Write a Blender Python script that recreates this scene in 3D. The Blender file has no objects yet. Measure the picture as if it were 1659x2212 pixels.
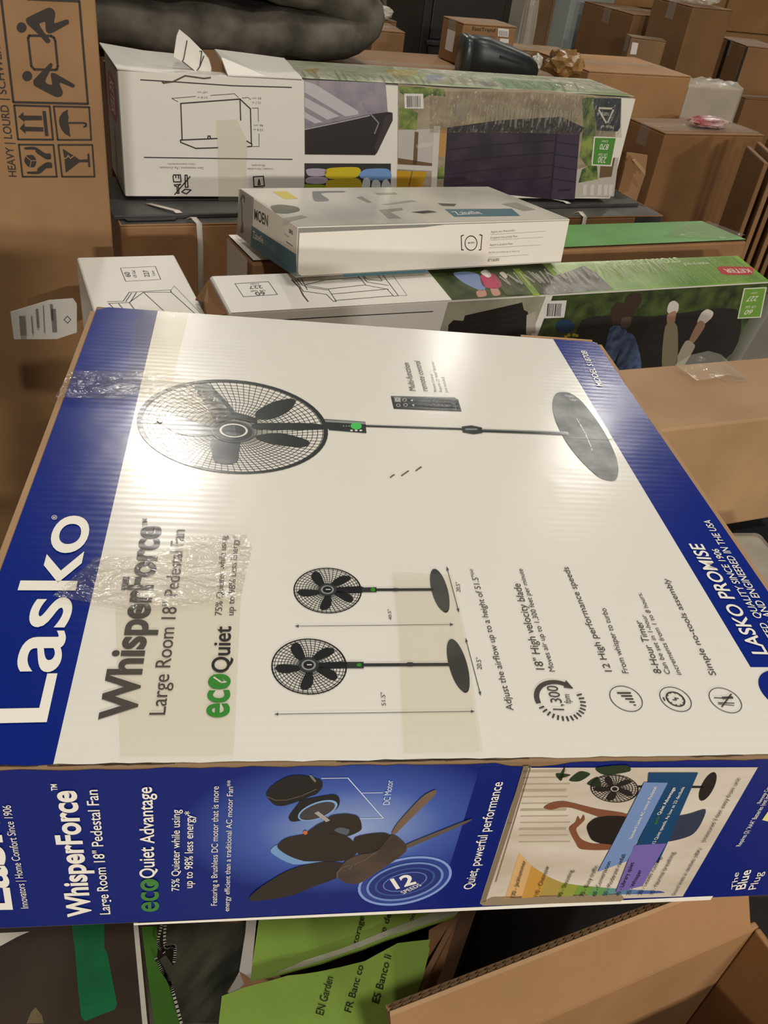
import bpy, bmesh, math, random
from mathutils import Vector, Matrix, noise
random.seed(7)
SC = bpy.context.scene
COL = SC.collection
# ------------------------------------------------------------------ camera
FPX, CX, CY = 1850.0, 829.5, 1106.0          # focal length and centre in pixels of the 1659 x 2212 frame
CAM = Vector((0, 0, 1.5))
_d = Vector((465 - CX, 3600 - CY, FPX)).normalized()     # the plumb line seen from the camera (x right, y down, z forward)
_up = -_d
_fw = (Vector((0, 0, 1)) - _up * _up.z).normalized()
_rt = _fw.cross(_up)
def ray(x, y):
    v = Vector((x - CX, y - CY, FPX))
    return Vector((_rt.dot(v), _fw.dot(v), _up.dot(v)))
def on_z(x, y, z):
    r = ray(x, y); return CAM + r * ((z - CAM.z) / r.z)
def on_y(x, y, Y):
    r = ray(x, y); return CAM + r * (Y / r.y)
def over(P, x, y):
    """height of the point straight above / below P that lies on the sight line through a pixel"""
    r = ray(x, y); t = math.hypot(P.x, P.y) / math.hypot(r.x, r.y); return CAM.z + r.z * t
cam = bpy.data.objects.new('camera', bpy.data.cameras.new('camera'))
COL.objects.link(cam)
cam.data.sensor_fit = 'HORIZONTAL'; cam.data.sensor_width = 36.0
cam.data.lens = FPX / 1659 * 36.0
cam.data.clip_start = 0.02; cam.data.clip_end = 60
_X = Vector((_rt.x, _fw.x, _up.x)); _Yd = Vector((_rt.y, _fw.y, _up.y)); _Zf = Vector((_rt.z, _fw.z, _up.z))
m = Matrix.Identity(4)
for i in range(3):
    m[i][0], m[i][1], m[i][2], m[i][3] = _X[i], -_Yd[i], -_Zf[i], CAM[i]
cam.matrix_world = m
SC.camera = cam
# ------------------------------------------------------------------ world, lamps, exposure
w = bpy.data.worlds.new('hall_light'); SC.world = w; w.use_nodes = True
w.node_tree.nodes['Background'].inputs[0].default_value = (1.0, 0.95, 0.87, 1)
w.node_tree.nodes['Background'].inputs[1].default_value = 0.06
LAMP = 0.34
def lamp(x, y, z, power, size=0.55, col=(1.0, 0.955, 0.88), aim=None):
    l = bpy.data.lights.new('bay_lamp_or_fill', 'AREA'); l.shape = 'DISK'; l.size = size; l.energy = power * LAMP; l.color = col
    o = bpy.data.objects.new('bay_lamp_or_fill', l); COL.objects.link(o); o.location = (x, y, z)
    d = (Vector(aim) - o.location) if aim else Vector((0, 0, -1))
    o.rotation_euler = d.to_track_quat('-Z', 'Y').to_euler()
    return o
for lx, ly, lz, p, sz in ((-2.05, 6.9, 5.5, 225, .40), (2.3, 8.7, 5.5, 110, .40), (0.7, 10.3, 5.5, 110, .40), (-3.4, 12.0, 5.5, 170, .40), (4.0, 12.4, 5.5, 170, .40),
                          (4.2, -5.6, 3.1, 1300, .7), (1.3, -8.5, 3.3, 2700, .7), (0.2, 2.1, 5.5, 130, .5), (0.9, -1.8, 5.5, 230, .5), (2.6, 2.6, 5.5, 60, .5)):  # unseen lamps added to light box fronts and tops
    lamp(lx, ly, lz, p, sz)
SC.view_settings.view_transform = 'Standard'
SC.view_settings.look = 'None'
SC.view_settings.gamma = 1.0
SC.view_settings.exposure = 0.5
SC.view_settings.use_curve_mapping = False
# ------------------------------------------------------------------ materials
def lin(h):
    if isinstance(h, str):
        h = h.lstrip('#'); c = [int(h[i:i + 2], 16) / 255 for i in (0, 2, 4)]
    else: c = [v / 255 for v in h]
    return tuple((v / 12.92 if v <= .04045 else ((v + .055) / 1.055) ** 2.4) for v in c) + (1,)
_mats = {}
def base_mat(name):
    mt = bpy.data.materials.new(name); mt.use_nodes = True
    nt = mt.node_tree; return mt, nt, nt.nodes['Principled BSDF']
def nd(nt, t, **k):
    n = nt.nodes.new(t)
    for a, b in k.items():
        if hasattr(n, a): setattr(n, a, b)
        else: n.inputs[a.replace('_', ' ')].default_value = b
    return n
def carton_bump(nt, b, axis, flute, rough_noise, period=0.0075):
    tc = nd(nt, 'ShaderNodeTexCoord')
    wv = nd(nt, 'ShaderNodeTexWave', wave_type='BANDS', bands_direction=axis)
    wv.inputs['Scale'].default_value = 0.314 / period; wv.inputs['Distortion'].default_value = 1.2
    wv.inputs['Detail'].default_value = 1.0; wv.inputs['Detail Scale'].default_value = 0.4
    n1 = nd(nt, 'ShaderNodeTexNoise'); n1.inputs['Scale'].default_value = 9; n1.inputs['Detail'].default_value = 3
    n2 = nd(nt, 'ShaderNodeTexNoise'); n2.inputs['Scale'].default_value = 4.0
    for n in (wv, n1, n2): nt.links.new(tc.outputs['Object'], n.inputs['Vector'])
    mu = nd(nt, 'ShaderNodeMath', operation='MULTIPLY'); nt.links.new(wv.outputs['Fac'], mu.inputs[0]); nt.links.new(n2.outputs['Fac'], mu.inputs[1])
    m2 = nd(nt, 'ShaderNodeMath', operation='MULTIPLY'); nt.links.new(mu.outputs[0], m2.inputs[0]); m2.inputs[1].default_value = flute
    m3 = nd(nt, 'ShaderNodeMath', operation='MULTIPLY'); nt.links.new(n1.outputs['Fac'], m3.inputs[0]); m3.inputs[1].default_value = rough_noise
    ad = nd(nt, 'ShaderNodeMath', operation='ADD'); nt.links.new(m2.outputs[0], ad.inputs[0]); nt.links.new(m3.outputs[0], ad.inputs[1])
    bp = nd(nt, 'ShaderNodeBump'); bp.inputs['Strength'].default_value = 1.0; bp.inputs['Distance'].default_value = 1.0
    nt.links.new(ad.outputs[0], bp.inputs['Height']); nt.links.new(bp.outputs[0], b.inputs['Normal'])
    return tc
def kraft(h='#a9794a', axis='X', flute=0.00008, var=.14):
    key = ('kraft', h, axis, flute)
    if key in _mats: return _mats[key]
    mt, nt, b = base_mat('kraft_cardboard'); b.inputs['Roughness'].default_value = .62
    b.inputs['Specular IOR Level'].default_value = .3
    tc = carton_bump(nt, b, axis, flute, 0.0008)
    n = nd(nt, 'ShaderNodeTexNoise'); n.inputs['Scale'].default_value = 6; n.inputs['Detail'].default_value = 6
    nt.links.new(tc.outputs['Object'], n.inputs['Vector'])
    r = nd(nt, 'ShaderNodeValToRGB'); c = lin(h); g_ = sum(c[:3]) / 3; c = tuple(.72 * (v * .88 + g_ * .12) for v in c[:3])
    r.color_ramp.elements[0].position = .3; r.color_ramp.elements[1].position = .7
    r.color_ramp.elements[0].color = tuple(v * (1 - var) for v in c[:3]) + (1,)
    r.color_ramp.elements[1].color = tuple(min(1, v * (1 + var)) for v in c[:3]) + (1,)
    nt.links.new(n.outputs['Fac'], r.inputs[0]); nt.links.new(r.outputs[0], b.inputs['Base Color'])
    _mats[key] = mt; return mt
def ink(h, rough=.42, axis='Y', flute=0.00006, big=0.0007, spec=.5, name='print_ink'):
    key = ('ink', h, rough, axis, flute, big, spec)
    if key in _mats: return _mats[key]
    mt, nt, b = base_mat(name); b.inputs['Base Color'].default_value = lin(h); b.inputs['Roughness'].default_value = rough
    b.inputs['Specular IOR Level'].default_value = spec
    carton_bump(nt, b, axis, flute, big)
    _mats[key] = mt; return mt
def plain(h, rough=.5, metal=0, spec=.5, name='plain', noise_s=0, noise_v=.2, bump=0):
    key = ('plain', h, rough, metal, spec, noise_s, noise_v, bump)
    if key in _mats: return _mats[key]
    mt, nt, b = base_mat(name); b.inputs['Base Color'].default_value = lin(h); b.inputs['Roughness'].default_value = rough
    b.inputs['Metallic'].default_value = metal; b.inputs['Specular IOR Level'].default_value = spec
    if noise_s:
        tc = nd(nt, 'ShaderNodeTexCoord'); n = nd(nt, 'ShaderNodeTexNoise'); n.inputs['Scale'].default_value = noise_s; n.inputs['Detail'].default_value = 5
        nt.links.new(tc.outputs['Object'], n.inputs['Vector'])
        r = nd(nt, 'ShaderNodeValToRGB'); c = lin(h); r.color_ramp.elements[0].position = .3; r.color_ramp.elements[1].position = .7
        r.color_ramp.elements[0].color = tuple(v * (1 - noise_v) for v in c[:3]) + (1,)
        r.color_ramp.elements[1].color = tuple(min(1, v * (1 + noise_v)) for v in c[:3]) + (1,)
        nt.links.new(n.outputs['Fac'], r.inputs[0]); nt.links.new(r.outputs[0], b.inputs['Base Color'])
        if bump:
            bp = nd(nt, 'ShaderNodeBump'); bp.inputs['Distance'].default_value = bump
            nt.links.new(n.outputs['Fac'], bp.inputs['Height']); nt.links.new(bp.outputs[0], b.inputs['Normal'])
    _mats[key] = mt; return mt
def ramp_ink(h1, h2, scale, name='printed_texture', rough=.45, stretch=(1, 1, 1), detail=5, p0=.35, p1=.65):
    """two-colour noise print: grass, cloth, concrete ..."""
    key = ('ramp', h1, h2, scale, rough, stretch, p0)
    if key in _mats: return _mats[key]
    mt, nt, b = base_mat(name); b.inputs['Roughness'].default_value = rough
    tc = carton_bump(nt, b, 'Y', 0.00005, 0.0007)
    mp = nd(nt, 'ShaderNodeMapping'); mp.inputs['Scale'].default_value = stretch
    nt.links.new(tc.outputs['Object'], mp.inputs[0])
    n = nd(nt, 'ShaderNodeTexNoise'); n.inputs['Scale'].default_value = scale; n.inputs['Detail'].default_value = detail
    nt.links.new(mp.outputs[0], n.inputs['Vector'])
    r = nd(nt, 'ShaderNodeValToRGB'); r.color_ramp.elements[0].position = p0; r.color_ramp.elements[1].position = p1
    r.color_ramp.elements[0].color = lin(h1); r.color_ramp.elements[1].color = lin(h2)
    nt.links.new(n.outputs['Fac'], r.inputs[0]); nt.links.new(r.outputs[0], b.inputs['Base Color'])
    _mats[key] = mt; return mt
def radial_ink(h_in, h_mid, h_out, centre, radii, rough=.38):
    mt, nt, b = base_mat('printed_gradient'); b.inputs['Roughness'].default_value = rough
    tc = carton_bump(nt, b, 'Z', 0.00003, 0.0006)
    mp = nd(nt, 'ShaderNodeMapping', vector_type='TEXTURE'); mp.inputs['Location'].default_value = centre; mp.inputs['Scale'].default_value = radii
    g = nd(nt, 'ShaderNodeTexGradient', gradient_type='SPHERICAL')
    r = nd(nt, 'ShaderNodeValToRGB'); r.color_ramp.elements[0].color = lin(h_out); r.color_ramp.elements[1].color = lin(h_in)
    e = r.color_ramp.elements.new(.45); e.color = lin(h_mid)
    nt.links.new(tc.outputs['Object'], mp.inputs[0]); nt.links.new(mp.outputs[0], g.inputs[0]); nt.links.new(g.outputs['Fac'], r.inputs[0]); nt.links.new(r.outputs[0], b.inputs['Base Color'])
    return mt
def film(haze=.10, wrinkle=.004, scale=26, tint='#fdfbf6', name='clear_film', stretch=(1, 1, 1), rough=.13, cap=.16, ior=1.5):
    key = ('film', cap, ior, haze, wrinkle, scale, tint, stretch, rough)
    if key in _mats: return _mats[key]
    mt = bpy.data.materials.new(name); mt.use_nodes = True; nt = mt.node_tree; nt.nodes.clear()
    out = nd(nt, 'ShaderNodeOutputMaterial'); tr = nd(nt, 'ShaderNodeBsdfTransparent'); tr.inputs[0].default_value = lin(tint)
    gl = nd(nt, 'ShaderNodeBsdfGlossy'); gl.inputs['Roughness'].default_value = rough
    df = nd(nt, 'ShaderNodeBsdfDiffuse'); df.inputs[0].default_value = lin('#e8e2d4')
    fr = nd(nt, 'ShaderNodeFresnel'); fr.inputs[0].default_value = ior
    tc = nd(nt, 'ShaderNodeTexCoord'); mp = nd(nt, 'ShaderNodeMapping'); mp.inputs['Scale'].default_value = stretch
    n = nd(nt, 'ShaderNodeTexNoise'); n.inputs['Scale'].default_value = scale; n.inputs['Detail'].default_value = 4; n.inputs['Distortion'].default_value = .6
    bp = nd(nt, 'ShaderNodeBump'); bp.inputs['Distance'].default_value = wrinkle
    nt.links.new(tc.outputs['Object'], mp.inputs[0]); nt.links.new(mp.outputs[0], n.inputs['Vector'])
    nt.links.new(n.outputs['Fac'], bp.inputs['Height'])
    for q in (gl, fr): nt.links.new(bp.outputs[0], q.inputs['Normal'])
    m1 = nd(nt, 'ShaderNodeMixShader'); m1.inputs[0].default_value = haze
    nt.links.new(tr.outputs[0], m1.inputs[1]); nt.links.new(df.outputs[0], m1.inputs[2])
    m2 = nd(nt, 'ShaderNodeMixShader'); mn = nd(nt, 'ShaderNodeMath', operation='MINIMUM'); mn.inputs[1].default_value = cap; nt.links.new(fr.outputs[0], mn.inputs[0]); nt.links.new(mn.outputs[0], m2.inputs[0]); nt.links.new(m1.outputs[0], m2.inputs[1]); nt.links.new(gl.outputs[0], m2.inputs[2])
    nt.links.new(m2.outputs[0], out.inputs[0])
    _mats[key] = mt; return mt
# ------------------------------------------------------------------ objects
def tag(o, label, cat, group=None, kind=None):
    o['label'] = label; o['category'] = cat
    if group: o['group'] = group
    if kind: o['kind'] = kind
    return o
def mesh_obj(name, verts, faces, mats, idx=None, parent=None, smooth=False):
    me = bpy.data.meshes.new(name); me.from_pydata([tuple(v) for v in verts], [], faces)
    for mt in (mats if isinstance(mats, (list, tuple)) else [mats]): me.materials.append(mt)
    if idx: me.polygons.foreach_set('material_index', idx)
    if smooth: me.polygons.foreach_set('use_smooth', [True] * len(me.polygons))
    me.update()
    o = bpy.data.objects.new(name, me); COL.objects.link(o)
    if parent: o.parent = parent
    return o
def bm_obj(name, bm, mats, parent=None, smooth=False):
    me = bpy.data.meshes.new(name); bm.to_mesh(me); bm.free()
    for mt in (mats if isinstance(mats, (list, tuple)) else [mats]): me.materials.append(mt)
    if smooth: me.polygons.foreach_set('use_smooth', [True] * len(me.polygons))
    o = bpy.data.objects.new(name, me); COL.objects.link(o)
    if parent: o.parent = parent
    return o
def add_box(bm, lo, hi, bev=0.0, mi=0, seg=2):
    lo, hi = Vector(lo), Vector(hi)
    mt = Matrix.Translation((lo + hi) / 2) @ Matrix.Diagonal((*(hi - lo), 1))
    r = bmesh.ops.create_cube(bm, size=1, matrix=mt)
    vs = r['verts']; es = list({e for v in vs for e in v.link_edges})
    fs = list({f for v in vs for f in v.link_faces})
    for f in fs: f.material_index = mi
    if bev:
        bev = min(bev, .45 * min(hi - lo))
        bmesh.ops.bevel(bm, geom=es, offset=bev, segments=seg, affect='EDGES', profile=.5)
    return vs
def slab(name, lo, hi, mats, parent=None, bev=.0015):
    bm = bmesh.new(); add_box(bm, lo, hi, bev); return bm_obj(name, bm, mats, parent)
class Thing:
    def __init__(s, name, label, cat, pos, yaw=0, roll=0, pitch=0, group=None):
        s.o = bpy.data.objects.new(name, None); COL.objects.link(s.o)
        s.o.empty_display_size = .05
        s.M = Matrix.Translation(pos) @ Matrix.Rotation(math.radians(yaw), 4, 'Z') @ Matrix.Rotation(math.radians(roll), 4, 'Y') @ Matrix.Rotation(math.radians(pitch), 4, 'X')
        s.o.matrix_world = s.M
        tag(s.o, label, cat, group)
class Panel:
    """a flat face of a thing: local origin o, unit axes u and v"""
    def __init__(s, th, o, u, v):
        s.th = th; s.o = Vector(o); s.u = Vector(u); s.v = Vector(v); s.n = s.u.cross(s.v)
        s.inv = th.M.inverted(); s.host = None
        s.c = s.inv @ CAM
    def px(s, x, y):
        r = (s.inv.to_3x3() @ ray(x, y))
        t = (s.o - s.c).dot(s.n) / r.dot(s.n)
        q = s.c + r * t - s.o
        return Vector((q.dot(s.u), q.dot(s.v)))
    def at(s, a, b, off=0): return s.o + s.u * a + s.v * b + s.n * off
def sheet(name, pts, thick, mt, parent=None, bend=None):
    """flat or bent piece of board: outline pts (3-D), extruded by the vector thick"""
    n = len(pts); V = [Vector(p) for p in pts] + [Vector(p) + Vector(thick) for p in pts]
    Fc = [tuple(range(n))[::-1], tuple(range(n, 2 * n))] + [(k, (k + 1) % n, n + (k + 1) % n, n + k) for k in range(n)]
    return mesh_obj(name, V, Fc, mt, parent=parent)
def box_panels(th, L, W, H):
    return dict(top=Panel(th, (0, 0, H), (1, 0, 0), (0, 1, 0)), front=Panel(th, (0, 0, 0), (1, 0, 0), (0, 0, 1)),
                left=Panel(th, (0, W, 0), (0, -1, 0), (0, 0, 1)), right=Panel(th, (L, 0, 0), (0, 1, 0), (0, 0, 1)))
# ------------------------------------------------------------------ lettering
_gl = {}
def _raw(s, bold):
    c = bpy.data.curves.new('t', 'FONT'); c.body = s; c.size = 1; c.resolution_u = 6; c.offset = bold; c.fill_mode = 'BOTH'
    o = bpy.data.objects.new('t', c); COL.objects.link(o)
    bpy.context.view_layer.update()
    me = bpy.data.meshes.new_from_object(o.evaluated_get(bpy.context.evaluated_depsgraph_get()))
    vs = [(v.co.x, v.co.y) for v in me.vertices]; fs = [tuple(p.vertices) for p in me.polygons]
    bpy.data.objects.remove(o); bpy.data.curves.remove(c); bpy.data.meshes.remove(me)
    return vs, fs
def glyph(ch, bold):
    k = (ch, bold)
    if k not in _gl:
        if ('H', 0.0) not in _gl and k != ('H', 0.0):
            _gl['HH'] = 0
        vs, fs = ([], []) if ch == ' ' else _raw(ch, bold)
        a, _ = _raw('H' + ch + 'H', 0.0); b, _ = _raw('HH', 0.0)
        adv = max(v[0] for v in a) - max(v[0] for v in b)
        _gl[k] = (vs, fs, adv)
    return _gl[k]
def smooth(pts, n=5):
    out = []
    for k in range(len(pts) - 1):
        p0, p1, p2, p3 = pts[max(0, k - 1)], pts[k], pts[k + 1], pts[min(len(pts) - 1, k + 2)]
        for q in range(n):
            t = q / n
            out.append(tuple(.5 * (2 * b + (c - a) * t + (2 * a - 5 * b + 4 * c - d) * t * t + (3 * b - a - 3 * c + d) * t ** 3) for a, b, c, d in zip(p0, p1, p2, p3)))
    return out + [tuple(pts[-1])]
HOSTS = {'printed_panel', 'printed_side_panel', 'end_panel', 'printed_top', 'printed_end', 'dark_print', 'tuck_panel'}
TOP_PARTS = HOSTS | {'grass_picture', 'green_top', 'bench_picture', 'lawn_picture', 'white_margin', 'white_top', 'white_end', 'white_hem', 'glossy_edge', 'split_liner', 'torn_white_edge', 'green_side', 'white_side', 'charcoal_top', 'black_side_print', 'black_strap'}
class Art:
    """flat print on a panel, gathered into one mesh"""
    def __init__(s, panel, base=.0006, step=.00012):
        s.p = panel; s.v = []; s.f = []; s.i = []; s.m = []; s.b = base; s.s = step
    def mi(s, mt):
        if mt not in s.m: s.m.append(mt)
        return s.m.index(mt)
    def face(s, uv, mt, lay=0):
        n = len(s.v); off = s.b + lay * s.s
        # keep the winding facing outwards
        ar = sum(uv[k][0] * uv[(k + 1) % len(uv)][1] - uv[(k + 1) % len(uv)][0] * uv[k][1] for k in range(len(uv)))
        if ar < 0: uv = list(uv)[::-1]
        s.v += [s.p.at(a, b, off) for a, b in uv]; s.f.append(tuple(range(n, n + len(uv)))); s.i.append(s.mi(mt))
    def poly(s, pts, mt, lay=0): s.face([s.p.px(*q) for q in pts], mt, lay)
    def blob(s, pts, mt, lay=0, n=4):
        """polygon with rounded outline"""
        N = len(pts); out = []
        for k in range(N):
            p0, p1, p2, p3 = pts[k - 1], pts[k], pts[(k + 1) % N], pts[(k + 2) % N]
            for q in range(n):
                t = q / n
                out.append(tuple(b + .4 * (c - a) * t + (.8 * a - 2.6 * b + 2.2 * c - .4 * d) * t * t + (-.4 * a + 1.6 * b - 1.6 * c + .4 * d) * t ** 3 for a, b, c, d in zip(p0, p1, p2, p3)))
        s.poly(out, mt, lay)
    def strip(s, uv, w, mt, lay=1, closed=False):
        uv = [Vector(q) for q in uv]
        N = len(uv)
        for k in range(N if closed else N - 1):
            a, b = uv[k], uv[(k + 1) % N]; d = b - a
            if d.length < 1e-7: continue
            q = Vector((-d.y, d.x)).normalized() * w / 2; e = d.normalized() * w * .25
            s.face([a - e - q, b + e - q, b + e + q, a - e + q], mt, lay)
    def line(s, pts, w, mt, lay=1, closed=False): s.strip([s.p.px(*q) for q in pts], w, mt, lay, closed)
    @staticmethod
    def ell(cx, cy, a, b, ang=0, n=40, t0=0, t1=360):
        ang = math.radians(ang); ca, sa = math.cos(ang), math.sin(ang); out = []
        full = abs(t1 - t0) >= 360
        for k in range(n if full else n + 1):
            t = math.radians(t0 + (t1 - t0) * k / n); x, y = a * math.cos(t), b * math.sin(t)
            out.append((cx + x * ca - y * sa, cy + x * sa + y * ca))
        return out
    def text(s, t, p0, p1, top, mt, lay=4, bold=0.0, ref='cap', uv=False, at_end=False):
        if not uv: p0, p1, top = s.p.px(*p0), s.p.px(*p1), s.p.px(*top)
        p0, p1, top = Vector(p0), Vector(p1), Vector(top)
        d = p1 - p0; L = d.length; d.normalize(); up = Vector((-d.y, d.x))
        h = abs((top - (p1 if at_end else p0)).dot(up))
        wd = sum(glyph(c, bold)[2] for c in t) - .06
        cap = max(v[1] for v in glyph('H', 0.0)[0]); xh = max(v[1] for v in glyph('x', 0.0)[0])
        sy = h / (cap if ref == 'cap' else xh); sx = L / wd
        off = s.b + lay * s.s; x = -.03; V = []; F_ = []
        for c in t:
            vs, fs, adv = glyph(c, bold); n = len(V)
            V += [s.p.at(*(p0 + d * ((x + a) * sx) + up * (b * sy)), off) for a, b in vs]
            F_ += [tuple(q + n for q in f) for f in fs]
            x += adv
        mesh_obj('lettering', V, F_, mt, parent=s.p.host or s.p.th.o)      # each line of print is a part of its own
    def build(s, name, label=None):
        if not s.v: return None
        top = name in TOP_PARTS or 'tape' in name or 'wrap' in name or name == 'clear_film'
        o = mesh_obj(name, s.v, s.f, s.m, s.i, s.p.th.o if top else (s.p.host or s.p.th.o))
        if name in HOSTS and s.p.host is None: s.p.host = o         # later print on this face belongs to it
        if label: o['label'] = label
        return o
# ------------------------------------------------------------------ setting
KR = '#a97b4c'
fl = slab('floor', (-6, -11, -.2), (7, 15, 0), plain('#6d675e', .55, noise_s=3, noise_v=.15, name='concrete'), bev=0); fl['kind'] = 'structure'
wb = slab('wall_back', (-6, 14.8, 0), (7, 15, 6.2), plain('#8d8474', .8, name='painted_block', noise_s=2), bev=0); wb['kind'] = 'structure'
wl = slab('wall_left', (-6.2, -11, 0), (-6, 15, 6.2), plain('#8d8474', .8, name='painted_block', noise_s=2), bev=0); wl['kind'] = 'structure'
wr = slab('wall_right', (7, -11, 0), (7.2, 15, 6.2), plain('#8d8474', .8, name='painted_block', noise_s=2), bev=0); wr['kind'] = 'structure'
# ------------------------------------------------------------------ cartons
FLUTE = kraft('#7d5733', 'X', 0.0)
def flute_edge(name, parent, a, b, thick, out, layers=2, period=.0075, depth=.004):
    """raw corrugated edge: liners and wavy flutes between local points a and b; thick = board thickness vector, out = outward vector"""
    a, b, thick, out = Vector(a), Vector(b), Vector(thick), Vector(out)
    d = b - a; n = max(4, int(d.length / period) * 4); V = []; Fc = []
    def ribbon(fn):
        s0 = len(V)
        for k in range(n + 1):
            p = a + d * (k / n) + thick * fn(k)
            V.extend((p - out * .001, p + out * depth))
        for k in range(n): Fc.append((s0 + 2 * k, s0 + 2 * k + 1, s0 + 2 * k + 3, s0 + 2 * k + 2))
    lw = 1.0 / layers
    for q in range(layers):
        for w_ in (0, .045): ribbon(lambda k, q=q, w_=w_: lw * (q + .5 + w_ + .43 * math.sin(k * math.pi / 2 + q)))
    for q in range(layers + 1):
        for w_ in (-.02, .025): ribbon(lambda k, q=q, w_=w_: q * lw + w_)
    o = mesh_obj(name, V, Fc, kraft('#b98f60', 'X', 0.0), parent=parent)
    return o
def carton(name, label, pos, yaw, L, W, H, col=KR, roll=0, pitch=0, cat='box', group=None, tape=True, seam='x', bev=.004, axis='X', flaps=True, tape_col=None):
    th = Thing(name, label, cat, pos, yaw, roll, pitch, group)
    mt = kraft(col, axis)
    t = .004
    slab('body', (0, 0, 0), (L, W, H - t if flaps else H), mt, th.o, bev)
    if flaps:
        g = .0015
        if seam == 'x':
            slab('flap', (0, 0, H - t), (L, W / 2 - g, H), mt, th.o, .0012); slab('flap', (0, W / 2 + g, H - t), (L, W, H), mt, th.o, .0012)
        else:
            slab('flap', (0, 0, H - t), (L / 2 - g, W, H), mt, th.o, .0012); slab('flap', (L / 2 + g, 0, H - t), (L, W, H), mt, th.o, .0012)
    if tape:
        tm = film(.16, .003, 30, tape_col or '#fdfbf6', 'packing_tape', (.3, 1, 1))
        e = .0008; tw = .024
        if seam == 'x':
            y = W / 2
            V = [(-e, y - tw, H - .06), (-e, y + tw, H - .06), (-e, y - tw, H + e), (-e, y + tw, H + e), (L + e, y - tw, H + e), (L + e, y + tw, H + e), (L + e, y - tw, H - .06), (L + e, y + tw, H - .06)]
        else:
            x = L / 2
            V = [(x - tw, -e, H - .06), (x + tw, -e, H - .06), (x - tw, -e, H + e), (x + tw, -e, H + e), (x - tw, W + e, H + e), (x + tw, W + e, H + e), (x - tw, W + e, H - .06), (x + tw, W + e, H - .06)]
        mesh_obj('packing_tape', V, [(0, 1, 3, 2), (2, 3, 5, 4), (4, 5, 7, 6)], tm, parent=th.o)['label'] = 'clear packing tape'
    th.L, th.W, th.H = L, W, H
    th.pan = box_panels(th, L, W, H)
    return th
def fitc(ftl, ftr, Y, fb, yaw=None):
    """place a carton from its front top corners at distance Y and the foot of its left front edge -> pos, yaw, L, H"""
    A = on_y(*ftl, Y); B = on_z(*ftr, A.z); d = B - A
    y = math.degrees(math.atan2(d.y, d.x)) if yaw is None else yaw
    L = d.length
    if yaw is not None:
        # distance along the given heading to the sight line of the right corner
        c, s_ = math.cos(math.radians(yaw)), math.sin(math.radians(yaw)); r = ray(*ftr)
        L = (r.x * A.y - r.y * A.x) / (r.y * c - r.x * s_)
    zb = over(A, *fb) if isinstance(fb, tuple) else fb
    return Vector((A.x, A.y, zb)), y, L, A.z - zb
# ------------------------------------------------------------------ fan box
LL, LW, LH = .56, .5812, .1655
fan = Thing('fan_box', 'big white and blue pedestal fan carton lying flat in the foreground', 'box', (-.2186, .2606, .9362), 11.42, .65, .11)
slab('body', (0, 0, 0), (LL, LW, LH), kraft('#9a7850'), fan.o, .0012)
FP = box_panels(fan, LL, LW, LH)
# ------------------------------------------------------------------ tall carton
A = on_y(246, 555, 1.74)
TW, TL = .18, .62
tyaw = 24
c_, s_ = math.cos(math.radians(tyaw)), math.sin(math.radians(tyaw))
tall = carton('shipping_carton', 'tall brown carton with black handling pictograms at the left edge', (A.x - TL * c_, A.y - TL * s_, 0), tyaw, TL, TW, 1.42, '#b88955', axis='X')
# ------------------------------------------------------------------ storage shed carton and what it stands on
shed = Thing('storage_box_carton', 'long upside-down storage box carton with torn flap and red logo', 'box', (-.7334, 2.0709, .806), 25.72, 0, -1.0)
SL, SW, SH = 1.409, .2485, .2826
SP = box_panels(shed, SL, SW, SH)
slab('body', (0, 0, 0), (SL, SW, SH - .004), ink('#cbc5ba', .5, 'X', .00004, .0008), shed.o, .006)
du = Thing('flat_black_carton', 'thin black flat carton tied with white strap, upper of two under the storage box', 'box', (-.7229, 1.9566, .7865), 29.5, 0, 0)
slab('body', (0, 0, 0), (1.56, .30, .010), plain('#3b3a38', .5, noise_s=12, name='black_print'), du.o, .002)
dv = carton('grey_topped_carton', 'brown carton with charcoal printed top and white strap, lower of two under storage box', (-.702, 1.937, 0), 27.6, 1.585, .36, .785, '#bd8753', tape=False)
# ------------------------------------------------------------------ bench cartons and faucet box
bb = Thing('storage_bench_carton', 'storage bench carton with plain green top behind the faucet box', 'box', (-.3218, 1.6119, .526), 30.1, .53, -3.1)
BL, BW, BH = 1.35, .1733, .34
slab('body', (0, 0, 0), (BL, BW, BH - .004), kraft('#a9794a'), bb.o, .006); BBP = box_panels(bb, BL, BW, BH)
ba = Thing('storage_bench_carton', 'upside-down storage bench carton with photo of shoes and jeans on grass', 'box', (-.3439, 1.3941, .5357), 30.54, 1.3, 8.93)
AL, AW, AH = 1.316, .1203, .344
slab('body', (0, 0, 0), (AL, AW, AH), ink('#cbc5ba', .5, 'X', .00004, .0008), ba.o, .004); BAP = box_panels(ba, AL, AW, AH)
moen = Thing('faucet_box', 'white and teal faucet box lying on the bench cartons', 'box', (-.2211, 1.4928, .8991), 32.3, 1.2, -5.04)
ML, MW, MH = .614, .3047, .0903
slab('body', (0, 0, 0), (ML, MW, MH), ink('#ded8ca', .35, 'X', 0.0, .001), moen.o, .0015); MP = box_panels(moen, ML, MW, MH)
b2 = Thing('storage_bench_carton', 'white storage bench carton end with line drawing beside the tall brown carton', 'box', (-.312, .888, .60), 27, 0, 0)
CL, CW, CH = .185, .75, .25
slab('body', (0, 0, 0), (CL, CW, CH), ink('#cbc5ba', .5, 'X', .00004, .0008), b2.o, .003); B2P = box_panels(b2, CL, CW, CH)
# ------------------------------------------------------------------ plain carton right
pc = carton('plain_carton', 'plain brown carton to the right of the fan box', (.324, 1.1185, .66), 26, .52, .19, .22, '#bd9263', tape=False, flaps=False)
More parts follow.
